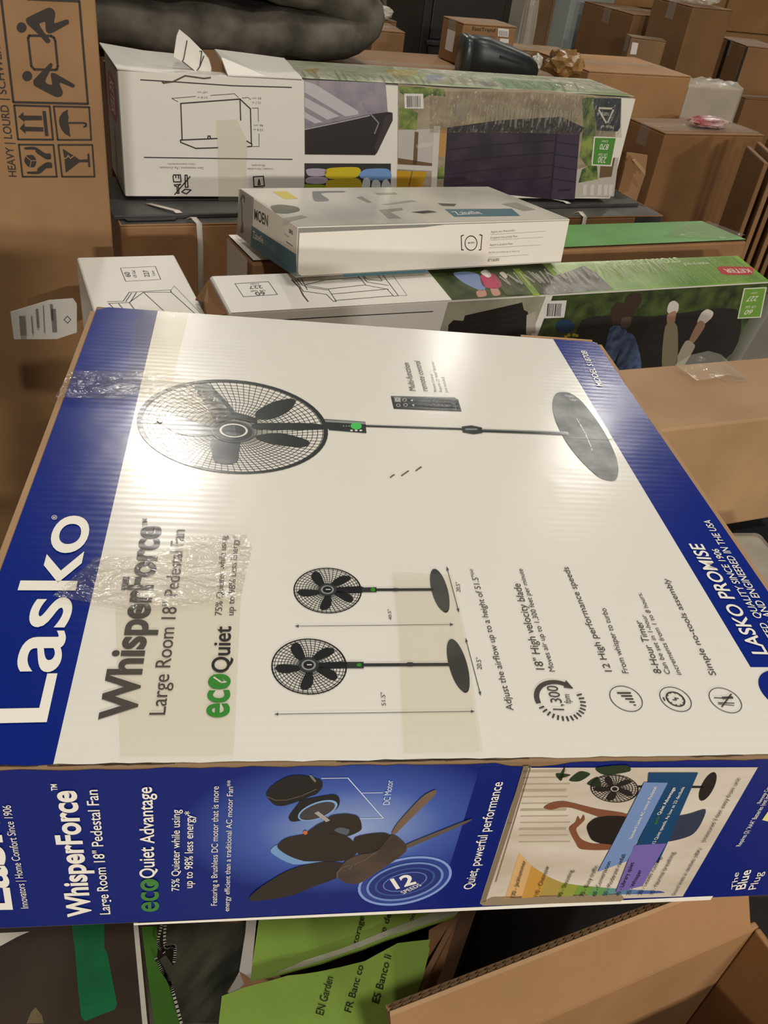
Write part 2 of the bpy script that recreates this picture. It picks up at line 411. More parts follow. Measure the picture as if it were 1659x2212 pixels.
# supports hidden below; last two are unseen cartons added to cast shade
def support_or_shade(lbl, pos, yaw, L, W, H): return carton('brown_carton', lbl, pos, yaw, L, W, H, '#9a6d41', tape=False)
support_or_shade('brown carton at the bottom of the pile below the bench cartons', (-.33, 1.37, 0), 30.3, 1.30, .40, .498)
support_or_shade('brown carton on the floor below the white bench carton end', (-.312, .888, 0), 27, .185, .62, .596)
support_or_shade('brown carton on the floor below the plain right carton', (.27, 1.24, 0), 26, .42, .05, .657)
support_or_shade('brown carton in the dark below the fan box', (-.24, .68, 0), 11.4, .36, .16, .932)
support_or_shade('unseen brown carton added left of the photographer to cast shade', (-1.0, -.60, 0), 4, .64, .45, .62)
support_or_shade('unseen brown carton added on the one left of the photographer to cast shade', (-.99, -.59, .623), 4, .62, .43, .62)
# ------------------------------------------------------------------ fan box: top panel print
T = FP['top']
GL = dict(rough=.2, axis='Y', flute=.00005, big=.0009)
WHT, BLU = ink('#ded9cd', **GL), ink('#001f78', **GL)
DKG, BLK, GRY, LGY, GRN = ink('#4a4541', **GL), ink('#1e1f1e', **GL), ink('#555755', **GL), ink('#8b8d8a', **GL), ink('#2f8a2a', **GL)
MID = ink('#333634', **GL)
def wavy(n, amp, seed): 
    rnd = random.Random(seed); return [amp * (rnd.random() - .5) for _ in range(n)]
bg = Art(T, .0004)
e = .003
NW = 60
wf, wr_ = wavy(NW + 1, .0018, 3), wavy(NW + 1, .0018, 4)
uL = T.px(253, 1054).x; uR0 = T.px(1200, 739); uR1 = T.px(1401, 1080); uR2 = T.px(1620, 1442)
vR = uR2.y
ub = sum((uR0.x, uR1.x, uR2.x)) / 3
# printed liner with slightly frayed front edge
pts = [(LL * k / NW, .0016 + wf[k] * .6) for k in range(NW + 1)]
def clipx(pts, a, b): return [(a, .0016)] + [p for p in pts if a < p[0] < b] + [(b, .0016)]
bg.face(clipx(pts, .0008, uL) + [(uL, LW - .001), (.012, LW - .001), (.0015, LW - .010)], BLU)
bg.face(clipx(pts, uL, ub) + [(ub, LW - .001), (uL, LW - .001)], WHT)
bg.face(clipx(pts, ub, LL - .0015) + [(LL - .0015, vR), (ub, vR)], WHT)
bg.face([(ub, vR), (LL - .0012, vR), (LL - .0012, LW - .006), (LL - .004, LW - .001), (ub, LW - .001)], BLU)
bg.build('printed_panel', 'glossy white panel with blue bands')
bd = Art(T)
bd.face(Art.ell(*T.px(1700, 1495), .019, .019), BLU, 1)
bd.build('printed_badge', 'blue round badge at the panel edge')
# fans ---------------------------------------------------------------
def fan_head(a, cx, cy, rx, ry, ang, hx, hy, blades, hubr, rings, spokes, lw, rim, mb, mr, lay=1):
    ca, sa = math.cos(math.radians(ang)), math.sin(math.radians(ang))
    def pt(t, f):
        x, y = rx * f * math.cos(t), ry * f * math.sin(t)
        ox, oy = cx + (hx - cx) * (1 - f), cy + (hy - cy) * (1 - f)
        return (ox + x * ca - y * sa, oy + x * sa + y * ca)
    f0 = hubr * .9
    for k in range(rings):
        f = f0 + (1 - f0) * (k + 1) / (rings + 1)
        a.line([pt(2 * math.pi * q / 48, f) for q in range(48)], lw, mr, lay, True)
    for k in range(spokes):
        t = 2 * math.pi * k / spokes
        a.line([pt(t + .22 * (1 - f), f) for f in (f0, (f0 + 1) / 2, 1)], lw, mr, lay)
    for bl in blades: a.blob(bl, mb, lay + 1)
    for q in range(64):
        t0, t1 = 2 * math.pi * q / 64, 2 * math.pi * (q + 1) / 64
        a.poly([pt(t0, 1), pt(t1, 1), pt(t1, 1 - rim), pt(t0, 1 - rim)], mb, lay + 2)
def blade(hx, hy, ang, r0, r1, wd, sx, sy, skew=.25):
    """blade outline in pixels: angle in degrees from +x, lengths scaled by sx, sy"""
    out = []
    t = math.radians(ang)
    prof = [(r0, -.35), (r0 + .25 * (r1 - r0), -.75), (r0 + .6 * (r1 - r0), -1), (r0 + .88 * (r1 - r0), -.8), (r1, -.1), (r1 * .98, .5), (r0 + .8 * (r1 - r0), .9), (r0 + .45 * (r1 - r0), .8), (r0, .35)]
    for r, w_ in prof:
        x, y = r, w_ * wd + skew * (r - r0)
        out.append((hx + sx * (x * math.cos(t) - y * math.sin(t)), hy + sy * (x * math.sin(t) + y * math.cos(t))))
    return out
def Zf(x0, y0, k): return lambda *pts: [(x0 + x / k, y0 + y / k) for x, y in pts]
pic = Art(T)
q = Zf(0, 650, 1.952)
bl = [q((905, 500), (868, 440), (822, 372), (826, 356), (880, 356), (930, 400), (990, 470), (960, 500)),
      q((1085, 500), (1080, 470), (1150, 430), (1225, 415), (1248, 428), (1215, 470), (1150, 500)),
      q((1080, 572), (1180, 560), (1290, 588), (1305, 608), (1270, 620), (1180, 612), (1100, 592)),
      q((893, 590), (893, 640), (905, 680), (950, 693), (1000, 682), (1008, 640), (1006, 595)),
      q((900, 540), (830, 512), (740, 490), (690, 500), (690, 530), (760, 565), (840, 575), (900, 565)),
      q((1080, 520), (1330, 520), (1360, 545), (1090, 545))]
fan_head(pic, 502, 923.5, 207, 101, 4.6, 504, 933, bl, .16, 15, 84, .00055, .045, MID, MID)
pic.poly(Art.ell(503, 934, 47, 24, 4), GRY, 4); pic.poly(Art.ell(503, 934, 42, 21, 4), BLK, 5)
pic.poly(q((900, 505), (985, 470), (1085, 500), (1085, 520), (985, 500), (910, 525)), MID, 4)
pic.poly(Art.ell(504.6, 932.8, 30.5, 15, 2), WHT, 6); pic.poly(Art.ell(504.6, 932.8, 26, 12.3, 2), BLK, 7)
pic.poly([(486, 935), (522, 941), (515, 944), (500, 945), (488, 941)], GRY, 8)
pic.text('Lasko', (509, 944), (507, 923), (503, 944), LGY, 9)
pic.poly(q((1362, 502), (1540, 514), (1545, 561), (1388, 548), (1375, 530)), MID, 4)
pic.poly(q((1368, 506), (1538, 516), (1540, 525), (1372, 515)), LGY, 5)
pic.poly(Art.ell(769, 923, 12, 7.5, 3), ink('#4fbf5a', **GL), 6)
for k in range(3): pic.poly(Art.ell(759 + k * 10, 932.5, 3, 1.8), WHT, 6)
for k, x in enumerate((742, 748, 754)): pic.poly(Art.ell(x, 923, 1.8, 1.4), LGY, 6)
r = Zf(800, 700, 1.931)
pic.line(r((-18, 428), (382, 441)), .0035, MID, 4); pic.line(r((-18, 426), (382, 439)), .0011, LGY, 5)
pic.poly(r((380, 432), (420, 427), (465, 436), (467, 458), (430, 463), (385, 455)), MID, 5); pic.poly(r((395, 440), (445, 441), (445, 447), (395, 447)), LGY, 6)
pic.line(r((465, 448), (820, 460)), .0052, MID, 5); pic.line(r((465, 445), (820, 457)), .0015, LGY, 6)
base_pts = r((759, 350), (765, 305), (785, 288), (830, 290), (880, 325), (940, 400), (990, 480), (1025, 560), (1034, 615), (1025, 650), (1000, 657), (950, 640), (880, 575), (820, 500), (775, 415))
pic.blob(base_pts, ramp_ink('#4e504f', '#8d8f8d', 30, 'fan_base_print', .3), 3)
pic.poly(r((795, 292), (830, 292), (862, 320), (850, 335)), GRY, 4)
pic.line(r((820, 480), (900, 483), (985, 487), (1040, 476)), .0006, DKG, 5)
pic.line(r((860, 400), (895, 460), (920, 520), (925, 540)), .0012, MID, 5)
pic.build('fan_picture', 'large printed picture of a black pedestal fan')
sm = Art(T)
z4 = Zf(500, 1150, 2.765)
for (cx, cy, rx, ry, hx, hy, ctrl, pole, col_, base) in (
        (463.5, 807, 226, 167, 460, 800, ((690, 780), (788, 780), (790, 818), (690, 818)), ((788, 798), (1300, 795)), (1040, 1090, 783, 808), (1353, 800, 53, 163)),
        (574, 353, 204, 136, 572, 350, ((778, 336), (865, 334), (866, 363), (778, 363)), ((865, 349), (1200, 347)), (955, 1003, 340, 358), (1243, 351, 47, 132))):
    (cx, cy), (hx, hy) = z4((cx, cy), (hx, hy)); rx /= 2.765; ry /= 2.765
    bl = [blade(hx, hy, a_, .2 * rx, .86 * rx, .17 * rx, 1, ry / rx * 1.0) for a_ in (85, 160, 232, 305, 20)]
    bl.append([(hx, hy - 4), (hx + rx, hy - 8), (hx + rx, hy + 6), (hx, hy + 5)])
    fan_head(sm, cx, cy, rx, ry, 2, hx, hy, bl, .16, 9, 44, .00042, .04, BLK, MID)
    sm.poly(Art.ell(hx, hy, .27 * rx, .27 * ry), MID, 4); sm.poly(Art.ell(hx, hy, .19 * rx, .19 * ry), LGY, 5); sm.poly(Art.ell(hx, hy, .14 * rx, .14 * ry), BLK, 6)
    sm.line([(hx - 3, hy), (hx + 6, hy)], .0008, WHT, 7)
    sm.poly(z4(*ctrl), MID, 4)
    gx = z4(((ctrl[0][0] + ctrl[1][0]) / 2 + 22, (ctrl[0][1] + ctrl[2][1]) / 2))[0]
    sm.poly(Art.ell(*gx, 5, 4), GRN, 5)
    sm.line(z4(*pole), .0026, MID, 4)
    c0, c1, y0, y1 = col_; sm.poly(z4((c0, (y0 + y1) / 2), (c0 + 10, y0), (c1 - 10, y0), (c1, (y0 + y1) / 2), (c1 - 10, y1), (c0 + 10, y1)), MID, 5)
    bx, by, ba_, bb_ = base; bx, by = z4((bx, by))[0]
    sm.poly(Art.ell(bx, by, bb_ / 2.765, ba_ / 2.765, 74), ramp_ink('#2a2b2a', '#454745', 20, 'fan_base_dark', .3), 3)
    sm.poly(Art.ell(bx + 1.5, by + 2, bb_ / 2.765, ba_ / 2.765 * .9, 74), BLK, 2)
def arrow(a, p, q_, w_, mt, lay=4, hd=4.5):
    a.line([p, q_], w_, mt, lay)
    d = Vector((q_[0] - p[0], q_[1] - p[1])).normalized(); n_ = Vector((-d.y, d.x))
    for s0, sg in ((Vector(p), 1), (Vector(q_), -1)):
        a.poly([tuple(s0), tuple(s0 + d * sg * hd * 1.7 + n_ * hd * .7), tuple(s0 + d * sg * hd * 1.7 - n_ * hd * .7)], mt, lay)
for p_, q_ in (((380, 566), (1325, 556)), ((258, 1092), (1450, 1075)), ((1285, 212), (1357, 482)), ((1398, 640), (1487, 978))):
    a_, b_ = z4(p_, q_); arrow(sm, a_, b_, .00045, GRY)
sm.build('small_fan_pictures', 'two small printed fans with height arrows')
# remote and icons --------------------------------------------------
ic = Art(T)
ic.poly(r((85, 303), (350, 309), (366, 318), (380, 367), (97, 356)), MID, 1); ic.poly(r((85, 303), (350, 309), (366, 318), (368, 324), (92, 313)), GRY, 2)
ic.poly(r((222, 333), (338, 337), (341, 352), (224, 348)), BLK, 2)
ic.poly(r((98, 307), (126, 308), (127, 330), (101, 329)), LGY, 3)
for x, y in ((116, 342), (142, 320), (146, 341)): ic.line(r(*Art.ell(x, y, 8, 6, 0, 10)), .0005, WHT, 3, True)
ic.line(r(*Art.ell(113, 318, 8, 6, 0, 10)), .0006, WHT, 4, True)
ic.poly(r((166, 322), (176, 317), (176, 326)), WHT, 3); ic.poly(r((172, 341), (182, 338), (182, 347)), WHT, 3)
ic.build('remote_picture', 'printed remote control'); ic = Art(T)
ic.text('Lasko', r((358, 362))[0], r((350, 322))[0], r((343, 362))[0], LGY, 4)
def circ(px_, rad, w_, mt=GRY, lay=2): ic.strip(Art.ell(*T.px(*px_), rad, rad, 0, 44), w_, mt, lay, True)
def uvr(px_, pts, w_, mt=DKG, lay=3, sc=.001):
    c = T.px(*px_); ic.strip([(c.x + x * sc, c.y + y * sc) for x, y in pts], w_, mt, lay)
RI = (T.px(1351.7 + 36, 1510.6 + 9) - T.px(1351.7, 1510.6)).length * .98
c1 = (1351.7, 1510.6); circ(c1, RI, .0006)
for k in range(5): uvr(c1, [(4.6, -5.4 + k * 2.5), (3.4 - k * 1.9, -5.4 + k * 2.5)], .0010 + .00008 * k)
ic.build('printed_icon'); ic = Art(T)
c2 = (1458.5, 1511.7); circ(c2, RI * .97, .0006); circ(c2, RI * .56, .0010, DKG)
for k in range(10):
    t = math.radians(36 * k); uvr(c2, [(5.9 * math.cos(t), 5.9 * math.sin(t)), (4.9 * math.cos(t), 4.9 * math.sin(t))], .0009)
uvr(c2, [(-2.2, -.6), (.2, -.9), (-.2, .8), (2.2, .4)], .0008); uvr(c2, [(-8, -1.2), (-8, 1.2)], .001)
ic.build('printed_icon'); ic = Art(T)
c3 = (1566, 1514); circ(c3, RI, .0006)
uvr(c3, [(-5, -5.5), (6.5, 5)], .0010); uvr(c3, [(-7, 2), (-1, 1.6)], .0008); uvr(c3, [(-1, 1.8), (6, 2.2)], .0019); uvr(c3, [(-6, -2.2), (5, -2.6)], .0007); uvr(c3, [(-6.5, -3.2), (4, -4.6)], .0006)
ic.build('printed_icon'); ic = Art(T)
cf = T.px(1209, 1514)
rf = .0225
RF = (T.px(1209 + 55, 1518) - cf).length
def pol(t, r_): return (cf.x + r_ * math.cos(math.radians(t)), cf.y + r_ * math.sin(math.radians(t)))
for k in range(16):
    t = 203 + k * 11.6; ic.strip([pol(t, RF * .80), pol(t, RF * .99)], .0012, DKG, 3)
for k in range(14):
    t0, t1 = 190 - k * 9.2, 190 - (k + 1) * 9.2
    ic.face([pol(t0, RF * .80), pol(t1, RF * .80), pol(t1, RF * 1.0), pol(t0, RF * 1.0)], DKG, 3)
ic.face([pol(62, RF * .70), pol(62, RF * 1.12), pol(38, RF * .90)], DKG, 4)
ic.build('printed_icon')
# lettering ----------------------------------------------------------
tx = Art(T)
WH2 = ink('#ece6d8', **GL)
tx.text('Lasko', (97, 1571), (197, 1118), (-48, 1576), WH2, 4, .012)
tx.text('®', (124, 1124), (123, 1115), (113, 1124), WH2, 4)
tx.text('WhisperForce', (292, 1549), (347, 1141), (216, 1553), DKG, 4, .030)
tx.text('TM', (319, 1138), (318, 1122), (308, 1138), DKG, 4, .01)
tx.text('Large Room 18" Pedestal Fan', (357, 1548), (400, 1146), (322, 1549), DKG, 4)
tx.text('eco', (493, 1551), (496, 1459), (448, 1551), GRN, 4, .022, 'x')
tx.poly([(473, 1463), (459, 1474), (454, 1468), (462, 1459)], GRN, 5); tx.poly(Art.ell(473, 1476, 11, 9), GRN, 5)
tx.line([(462, 1466), (478, 1477), (488, 1476)], .0011, WHT, 6)
tx.text('Quiet', (495, 1455), (499, 1357), (457, 1455), BLK, 4, .012)
tx.text('75% Quieter while using', (479, 1332), (490, 1160), (464, 1332), DKG)
tx.text('up to 98% Less Energy*', (504.5, 1332), (515, 1160), (490, 1332), DKG)
for t_, a_, b_, c_ in (('40.5"', (958, 528), (950, 465), (940, 528)), ('51.5"', (922, 1042), (915, 962), (897, 1042)), ('20.5"', (1367, 362), (1362, 305), (1343, 362)), ('20.5"', (1495, 825), (1487, 755), (1468, 825))):
    a_, b_, c_ = z4(a_, b_, c_); tx.text(t_, a_, b_, c_, DKG)
tx.text('Adjust the airflow up to a height of 51.5"**', (1109, 1536), (1027, 1232), (1094, 1536), DKG)
tx.text('18" High velocity blade', (1177, 1452.7), (1123, 1263), (1159, 1453), DKG)
tx.text('Moves air up to 1,300 feet per minute', (1198.7, 1453.5), (1128, 1231), (1187, 1454), DKG)
tx.text('12 High performance speeds', (1323, 1456.6), (1227, 1227), (1308, 1457), DKG)
tx.text('From whisper to turbo', (1357.6, 1457.4), (1308, 1316), (1345, 1458), DKG)
tx.text('8-Hour Timer', (1429, 1457), (1385, 1344), (1413, 1457), DKG)
tx.text('Can be set in 1-hour', (1448, 1458.6), (1394, 1331), (1437, 1458.6), DKG)
tx.text('increments from 1 to 8 hours.', (1472, 1460), (1384, 1282), (1461, 1460), DKG)
tx.text('Simple no-tools assembly', (1547, 1461), (1443, 1253), (1533, 1461), DKG)
tx.text('1,300', (1219.7, 1541), (1203, 1484), (1195.7, 1541), DKG); tx.text('fpm', (1233, 1522), (1229, 1502), (1224, 1522), DKG, ref='x')
tx.text('LASKO PROMISE', (1659, 1417), (1516, 1178), (1488, 1178), WH2, 4, .016, at_end=True)
tx.text('QUALITY SINCE 1906', (1646, 1338), (1550, 1188), (1536, 1189), WH2, 4, .006, at_end=True)
tx.text('TRUSTED', (1700, 1424), (1652, 1348), (1638, 1349), WH2, 4, .006, at_end=True)
tx.text('DESIGNED AND ENGINEERED IN THE USA', (1727, 1428), (1533, 1126), (1518.5, 1127), WH2, 4, .006, at_end=True)
tx.text('MODEL S1870B', (1302, 837), (1266, 760), (1289, 836), WH2, 4, .006)
tx.text('Multi-function', r((190, 283))[0], r((160, 165))[0], r((163, 283))[0], DKG); tx.text('remote control', r((240, 285))[0], r((206, 158))[0], r((214, 285))[0], DKG)
tx.text('Remote Control:', r((277, 287))[0], r((259, 212))[0], r((265, 287))[0], DKG); tx.text('Requires (2) "AAA" Batteries', r((300, 288))[0], r((264, 162))[0], r((288, 288))[0], DKG); tx.text('(not included)', r((324, 290))[0], r((306, 224))[0], r((311, 290))[0], DKG)
tx.build('leaf_emblem', 'green leaf in the letter o')
for x, y, l_ in ((848, 1030, 5), (876, 1024, 9), (904, 1015, 6), (908, 1012, 3)):
    sc_ = Art(T); sc_.line([(x - l_, y + l_ * .6), (x, y - 1), (x + l_ * .7, y - l_ * .6)], .0012, ink('#6a5a42', **GL), 3); sc_.build('scuff_mark')
sc_ = Art(T)
sc_.poly([(335, 905), (345, 910), (353, 911), (347, 917), (340, 913)], BLK, 9); sc_.poly([(331, 915), (336, 912), (341, 908), (338, 915)], WH2, 9)
sc_.build('puncture', 'small torn puncture in the print')
# ------------------------------------------------------------------ fan box: front panel print
Fp = FP['front']
G2 = dict(rough=.36, axis='Z', flute=.00002, big=.0006)
NAVY, W3, GR3, B3 = ink('#00196a', **G2), ink('#e6e0d4', **G2), ink('#3f7a35', **G2), ink('#1d1a17', **G2)
fb = Art(Fp, .0004)
zt = LH - .0018
wt = wavy(NW + 1, .0016, 9)
top_e = [(LL * (1 - k / NW), zt + wt[k] - (.003 if .55 < 1 - k / NW < .62 else 0)) for k in range(NW + 1)]
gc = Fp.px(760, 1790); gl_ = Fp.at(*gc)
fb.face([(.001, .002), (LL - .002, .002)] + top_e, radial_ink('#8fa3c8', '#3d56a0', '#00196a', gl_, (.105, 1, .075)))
fb.poly([(1037, 1656), (1128, 1654), (1035, 1948), (945, 1955)], NAVY, 1)
fb.build('printed_side_panel', 'navy blue printed side panel')
# white hem along the bottom edge
a_, b_ = Fp.px(290, 2000), Fp.px(1535, 1940)
wh = Art(Fp, .0004); wh.face([(a_.x, -.001), (b_.x, -.001), (b_.x, .0045), (a_.x, .0015)], W3, 3); wh.build('white_hem', 'white bare strip along the lower edge')
ph = Art(Fp)
s6 = Zf(520, 1640, 3.072); s5 = Zf(1020, 1640, 2.596)
BLD, BLD2, BRN = ink('#2b241c', **G2), ink('#5a4f45', **G2), ink('#6f5a48', **G2)
ph.blob(s6((170, 215), (210, 165), (300, 110), (400, 97), (530, 130), (540, 180), (500, 225), (470, 235), (400, 265), (290, 300), (225, 295), (180, 250)), B3, 2)
ph.blob(s6((455, 100), (470, 98), (500, 135), (488, 140)), ink('#77706a', **G2), 3)
ph.line(s6((180, 240), (230, 262), (300, 262), (400, 235), (500, 190)), .0008, BLD2, 3)
ph.blob(s6((318, 375), (380, 290), (410, 262), (610, 225), (655, 255), (645, 310), (580, 350), (360, 405)), B3, 3)
ph.poly(s6(*Art.ell(510, 330, 138, 55, -20)), ink('#7ba0c8', **G2), 4); ph.poly(s6(*Art.ell(508, 332, 124, 46, -20)), ink('#3f3a38', **G2), 5)
ph.line(s6((505, 342), (575, 395)), .0028, ink('#a09890', **G2), 6)
ph.blob(s6((440, 485), (500, 430), (560, 400), (600, 365), (690, 352), (770, 365), (795, 400), (800, 455), (740, 490), (690, 500), (600, 480)), BLD, 5)
ph.blob(s6((620, 460), (660, 440), (720, 455), (700, 490)), ink('#51585f', **G2), 6); ph.poly(s6(*Art.ell(428, 475, 15, 13)), ink('#c8642a', **G2), 6)
ph.blob(s6((750, 520), (830, 490), (950, 480), (1010, 510), (1000, 560), (900, 600), (780, 620)), BLD, 3)
ph.blob(s6((200, 610), (242, 560), (300, 620), (420, 668), (560, 668), (350, 690)), ink('#6f93c0', **G2), 2)
ph.blob(s6((242, 570), (300, 515), (420, 490), (560, 480), (690, 500), (745, 535), (780, 600), (700, 660), (560, 668), (400, 660), (300, 620)), BLD, 4)
ph.blob(s6((55, 910), (130, 840), (290, 740), (430, 690), (560, 670), (700, 690), (650, 770), (500, 830), (350, 890), (200, 920), (80, 930)), BLD, 4)
ph.blob(s6((640, 740), (700, 660), (800, 620), (900, 600), (1000, 490), (1080, 540), (1100, 590), (1050, 640), (900, 740), (790, 810), (700, 810), (640, 770)), ramp_ink('#3a2f27', '#554437', 25, 'fan_hub_print'), 5)
ph.line(s6((640, 770), (640, 740), (670, 705), (720, 690)), .0012, BLD2, 6); ph.line(s6((720, 720), (740, 690), (830, 650), (900, 600)), .0012, BLD2, 6)
ph.blob(s6((1000, 480), (1050, 400), (1200, 240), (1290, 192), (1285, 230), (1180, 330), (1060, 450), (1030, 480)), BRN, 5)
ph.blob(s6((1095, 565), (1130, 540), (1510, 390), (1480, 420), (1130, 570)), BLD2, 5)
LB = ink('#c9d4e6', **G2)
for l_ in (((535, 118), (710, 115), (945, 382), (790, 385)), ((805, 215), (942, 213))): ph.line(s6(*l_), .0006, LB, 3)
for k, (aa, bb_, mt) in enumerate(((318, 152, '#7d97cc'), (300, 138, '#2c3f86'), (262, 118, '#6c87bd'), (245, 106, '#1e2f72'), (205, 84, '#34508f'), (190, 76, '#1b2968'), (150, 58, '#5f7ab8'), (142, 53, '#1d2c70'))):
    ph.poly(s6(*Art.ell(1088, 800, aa, bb_, -13)), ink(mt, **G2), 2 + k * .4 if k < 2 else 5.2 + k * .3)
ph.text('12', s6((1005, 852))[0], s6((1160, 808))[0], s6((985, 785))[0], W3, 9, .03)
ph.text('SPEEDS', s6((1078, 880))[0], s6((1200, 822))[0], s6((1070, 858))[0], W3, 9)
ph.text('DC Motor', s6((985, 290))[0], s6((1010, 128))[0], s6((942, 290))[0], LB, 6)
ph.build('motor_picture', 'printed exploded picture of fan blades and motor')
# bedroom photograph
bp = Art(Fp)
bp.poly([(1130, 1656), (1636, 1655), (1474, 1934), (1036, 1949)], ramp_ink('#b3a592', '#cdc2b2', 8, 'bedroom_print', .4, (1, 1, 3)), 2)
TAN, HAIR, SKIN, DEN = ink('#7d6c58', **G2), ink('#1f1a17', **G2), ink('#7a4a34', **G2), ink('#2d3648', **G2)
bp.line(s5((300, 35), (205, 350), (60, 790)), .0035, TAN, 3); bp.line(s5((325, 35), (230, 350), (130, 680)), .0010, TAN, 3)
for k in range(12): bp.line(s5((290 + k * 3 - (k * 22) * .25, 60 + k * 36), (520 + 12 * (k % 3), 58 + k * 36)), .0012 if k % 3 else .0026, ink('#a6977f', **G2), 3)
bp.poly(s5((40, 800), (110, 765), (830, 745), (850, 775), (830, 790), (60, 815)), ink('#8c7a63', **G2), 3)
for lf in (((480, 95), (520, 30), (500, 110)), ((540, 110), (600, 60), (660, 75), (600, 115)), ((690, 40), (860, 25), (880, 60), (740, 80)), ((640, 130), (700, 90), (720, 150)), ((470, 70), (550, 80), (480, 100))): bp.blob(s5(*lf), ink('#26331d', **G2), 4)
hx, hy = s5((795, 155))[0]
fan_head(bp, hx, hy, 52, 30, 4, hx, hy, [blade(hx, hy, a_, 8, 44, 9, 1, .6) for a_ in (20, 92, 164, 236, 308)], .16, 6, 36, .0004, .05, HAIR, HAIR, 4)
bp.poly(Art.ell(hx, hy, 9, 6), ink('#a8a296', **G2), 7); bp.poly(Art.ell(hx, hy, 6, 4), HAIR, 8)
bp.line(s5((930, 145), (1290, 148)), .0022, HAIR, 4); bp.poly(s5(*Art.ell(1317, 145, 88, 34, -63)), HAIR, 4)
bp.blob(s5((398, 262), (440, 235), (500, 226), (545, 232), (700, 270), (870, 300), (860, 360), (700, 312), (560, 265), (490, 262), (440, 275)), SKIN, 5)
bp.blob(s5((540, 380), (575, 345), (590, 310), (605, 330), (622, 302), (628, 330), (600, 360), (580, 385), (610, 440), (680, 465), (780, 462), (770, 498), (610, 496), (575, 455)), SKIN, 5)
bp.blob(s5((640, 380), (650, 350), (690, 320), (760, 308), (870, 315), (920, 370), (900, 440), (830, 470), (720, 462), (665, 440)), HAIR, 6)
bp.blob(s5((870, 315), (1000, 330), (1200, 300), (1305, 272), (1275, 360), (1220, 420), (1080, 455), (900, 440)), DEN, 5)
TEAL, PALE, VIO = ink('#0f3f66', **G2), ink('#6f87b4', **G2), ink('#6f5fa0', **G2)
bp.poly(s5((985, 65), (1262, 65), (1100, 440), (1040, 570), (955, 560), (880, 555), (960, 380)), TEAL, 7)
bp.poly(s5((960, 118), (1092, 120), (895, 500), (865, 560), (700, 620), (770, 490)), PALE, 8)
bp.poly(s5((905, 470), (1085, 460), (950, 700), (800, 735)), VIO, 8)
bp.text('Standard Lasko AC motor Pedestal', s5((890, 432))[0], s5((1030, 140))[0], s5((878, 420))[0], W3, 10)
bp.text('Quiet Advantage', s5((1048, 298))[0], s5((1135, 145))[0], s5((1034, 290))[0], W3, 10, .01); bp.text('eco', s5((1030, 350))[0], s5((1045, 306))[0], s5((1018, 345))[0], GR3, 10, .01, 'x')
bp.text('12 Quiet speeds. As low as 23 decibels', s5((1018, 462))[0], s5((1187, 142))[0], s5((1004, 455))[0], W3, 10)
# noise chart
cols = ['#c9a06a', '#b98a3e', '#a38a44', '#8d8f3c', '#6f8f3c', '#5f8f54', '#5d8a86', '#55789a', '#4a5f98', '#3f4a88']
up_ = [(262, 515), (330, 590), (420, 650), (500, 685), (590, 700), (680, 708), (760, 715), (850, 722), (950, 728), (1050, 732), (1075, 738)]
lo_ = [(180, 778), (275, 772), (370, 765), (470, 762), (560, 760), (640, 757), (720, 755), (800, 752), (880, 750), (980, 748), (1075, 742)]
for k in range(10): bp.poly(s5(up_[k], up_[k + 1], lo_[k + 1], lo_[k]), ink(cols[k], **G2), 3 + .05 * (k % 2))
names = ['130 — Jackhammer', '110 — Chainsaw', '90 — Shouting', '70 — Busy traffic', '60 — Conversation', '50 — Moderate rainfall', '40 — Library quiet', '30 — Whisper', '20 — Leaves rustling', '10 — Normal breathing']
ends = [(300, 558), (430, 590), (565, 612), (705, 585), (775, 560), (858, 520), (905, 566), (948, 608), (1058, 540), (1135, 512)]
strt = [(232, 768), (362, 762), (496, 760), (620, 757), (690, 755), (750, 753), (822, 753), (880, 750), (945, 748), (1010, 748)]
for n_, a_, b_ in zip(names, strt, ends): bp.text(n_.replace('—', '-'), s5(a_)[0], s5(b_)[0], s5((a_[0] - 20, a_[1] - 4))[0], B3, 10)
bp.text('Sound levels in decibels (dBA)', s5((1132, 752))[0], s5((1283, 488))[0], s5((1116, 748))[0], B3, 10)
bp.text('†measured 3 feet away from unit', s5((1298, 455))[0], s5((1500, 95))[0], s5((1280, 450))[0], B3, 10)
bp.build('bedroom_picture', 'printed bedroom photograph with noise chart')
ft = Art(Fp)
ft.text('Lasko', (27, 1964), (-14, 1690), (-52, 1968), W3, 4, .02)
ft.text('Innovators | Home Comfort Since 1906', (62.5, 1959), (24, 1736), (46, 1959), W3)
ft.text('WhisperForce', (197, 1973), (163, 1706), (149, 1978), W3, 4, .03); ft.text('TM', (125, 1704), (123, 1690), (112, 1704), W3, 4, .02)
ft.text('Large Room 18" Pedestal Fan', (239, 1972), (211, 1702), (217, 1973), W3, 4, .008)
ft.text('eco', (342.5, 1965), (341, 1895), (308, 1965), GR3, 4, .016, 'x'); ft.poly(Art.ell(326, 1904, 9, 7), GR3, 5)
ft.text('Quiet', (335, 1893), (332, 1827), (303, 1893), W3, 4, .012); ft.text('Advantage', (333.6, 1817), (328, 1697), (304, 1817), W3, 4, .012)
ft.text('75% Quieter while using', (387.4, 1921), (389, 1746), (371, 1921), W3, 4, .006); ft.text('up to 98% less energy*', (416, 1915), (418, 1749), (399, 1915), W3, 4, .006)
ft.text('Featuring a Brushless DC motor that is more', (468.7, 1953), (472.7, 1695), (456, 1953), W3); ft.text('energy efficient than a traditional AC motor Fan**', (495, 1965), (504, 1682), (484, 1965), W3)
ft.text('Quiet, powerful performance', (1020, 1917), (1086, 1686), (1001, 1914), W3, 4, .006)
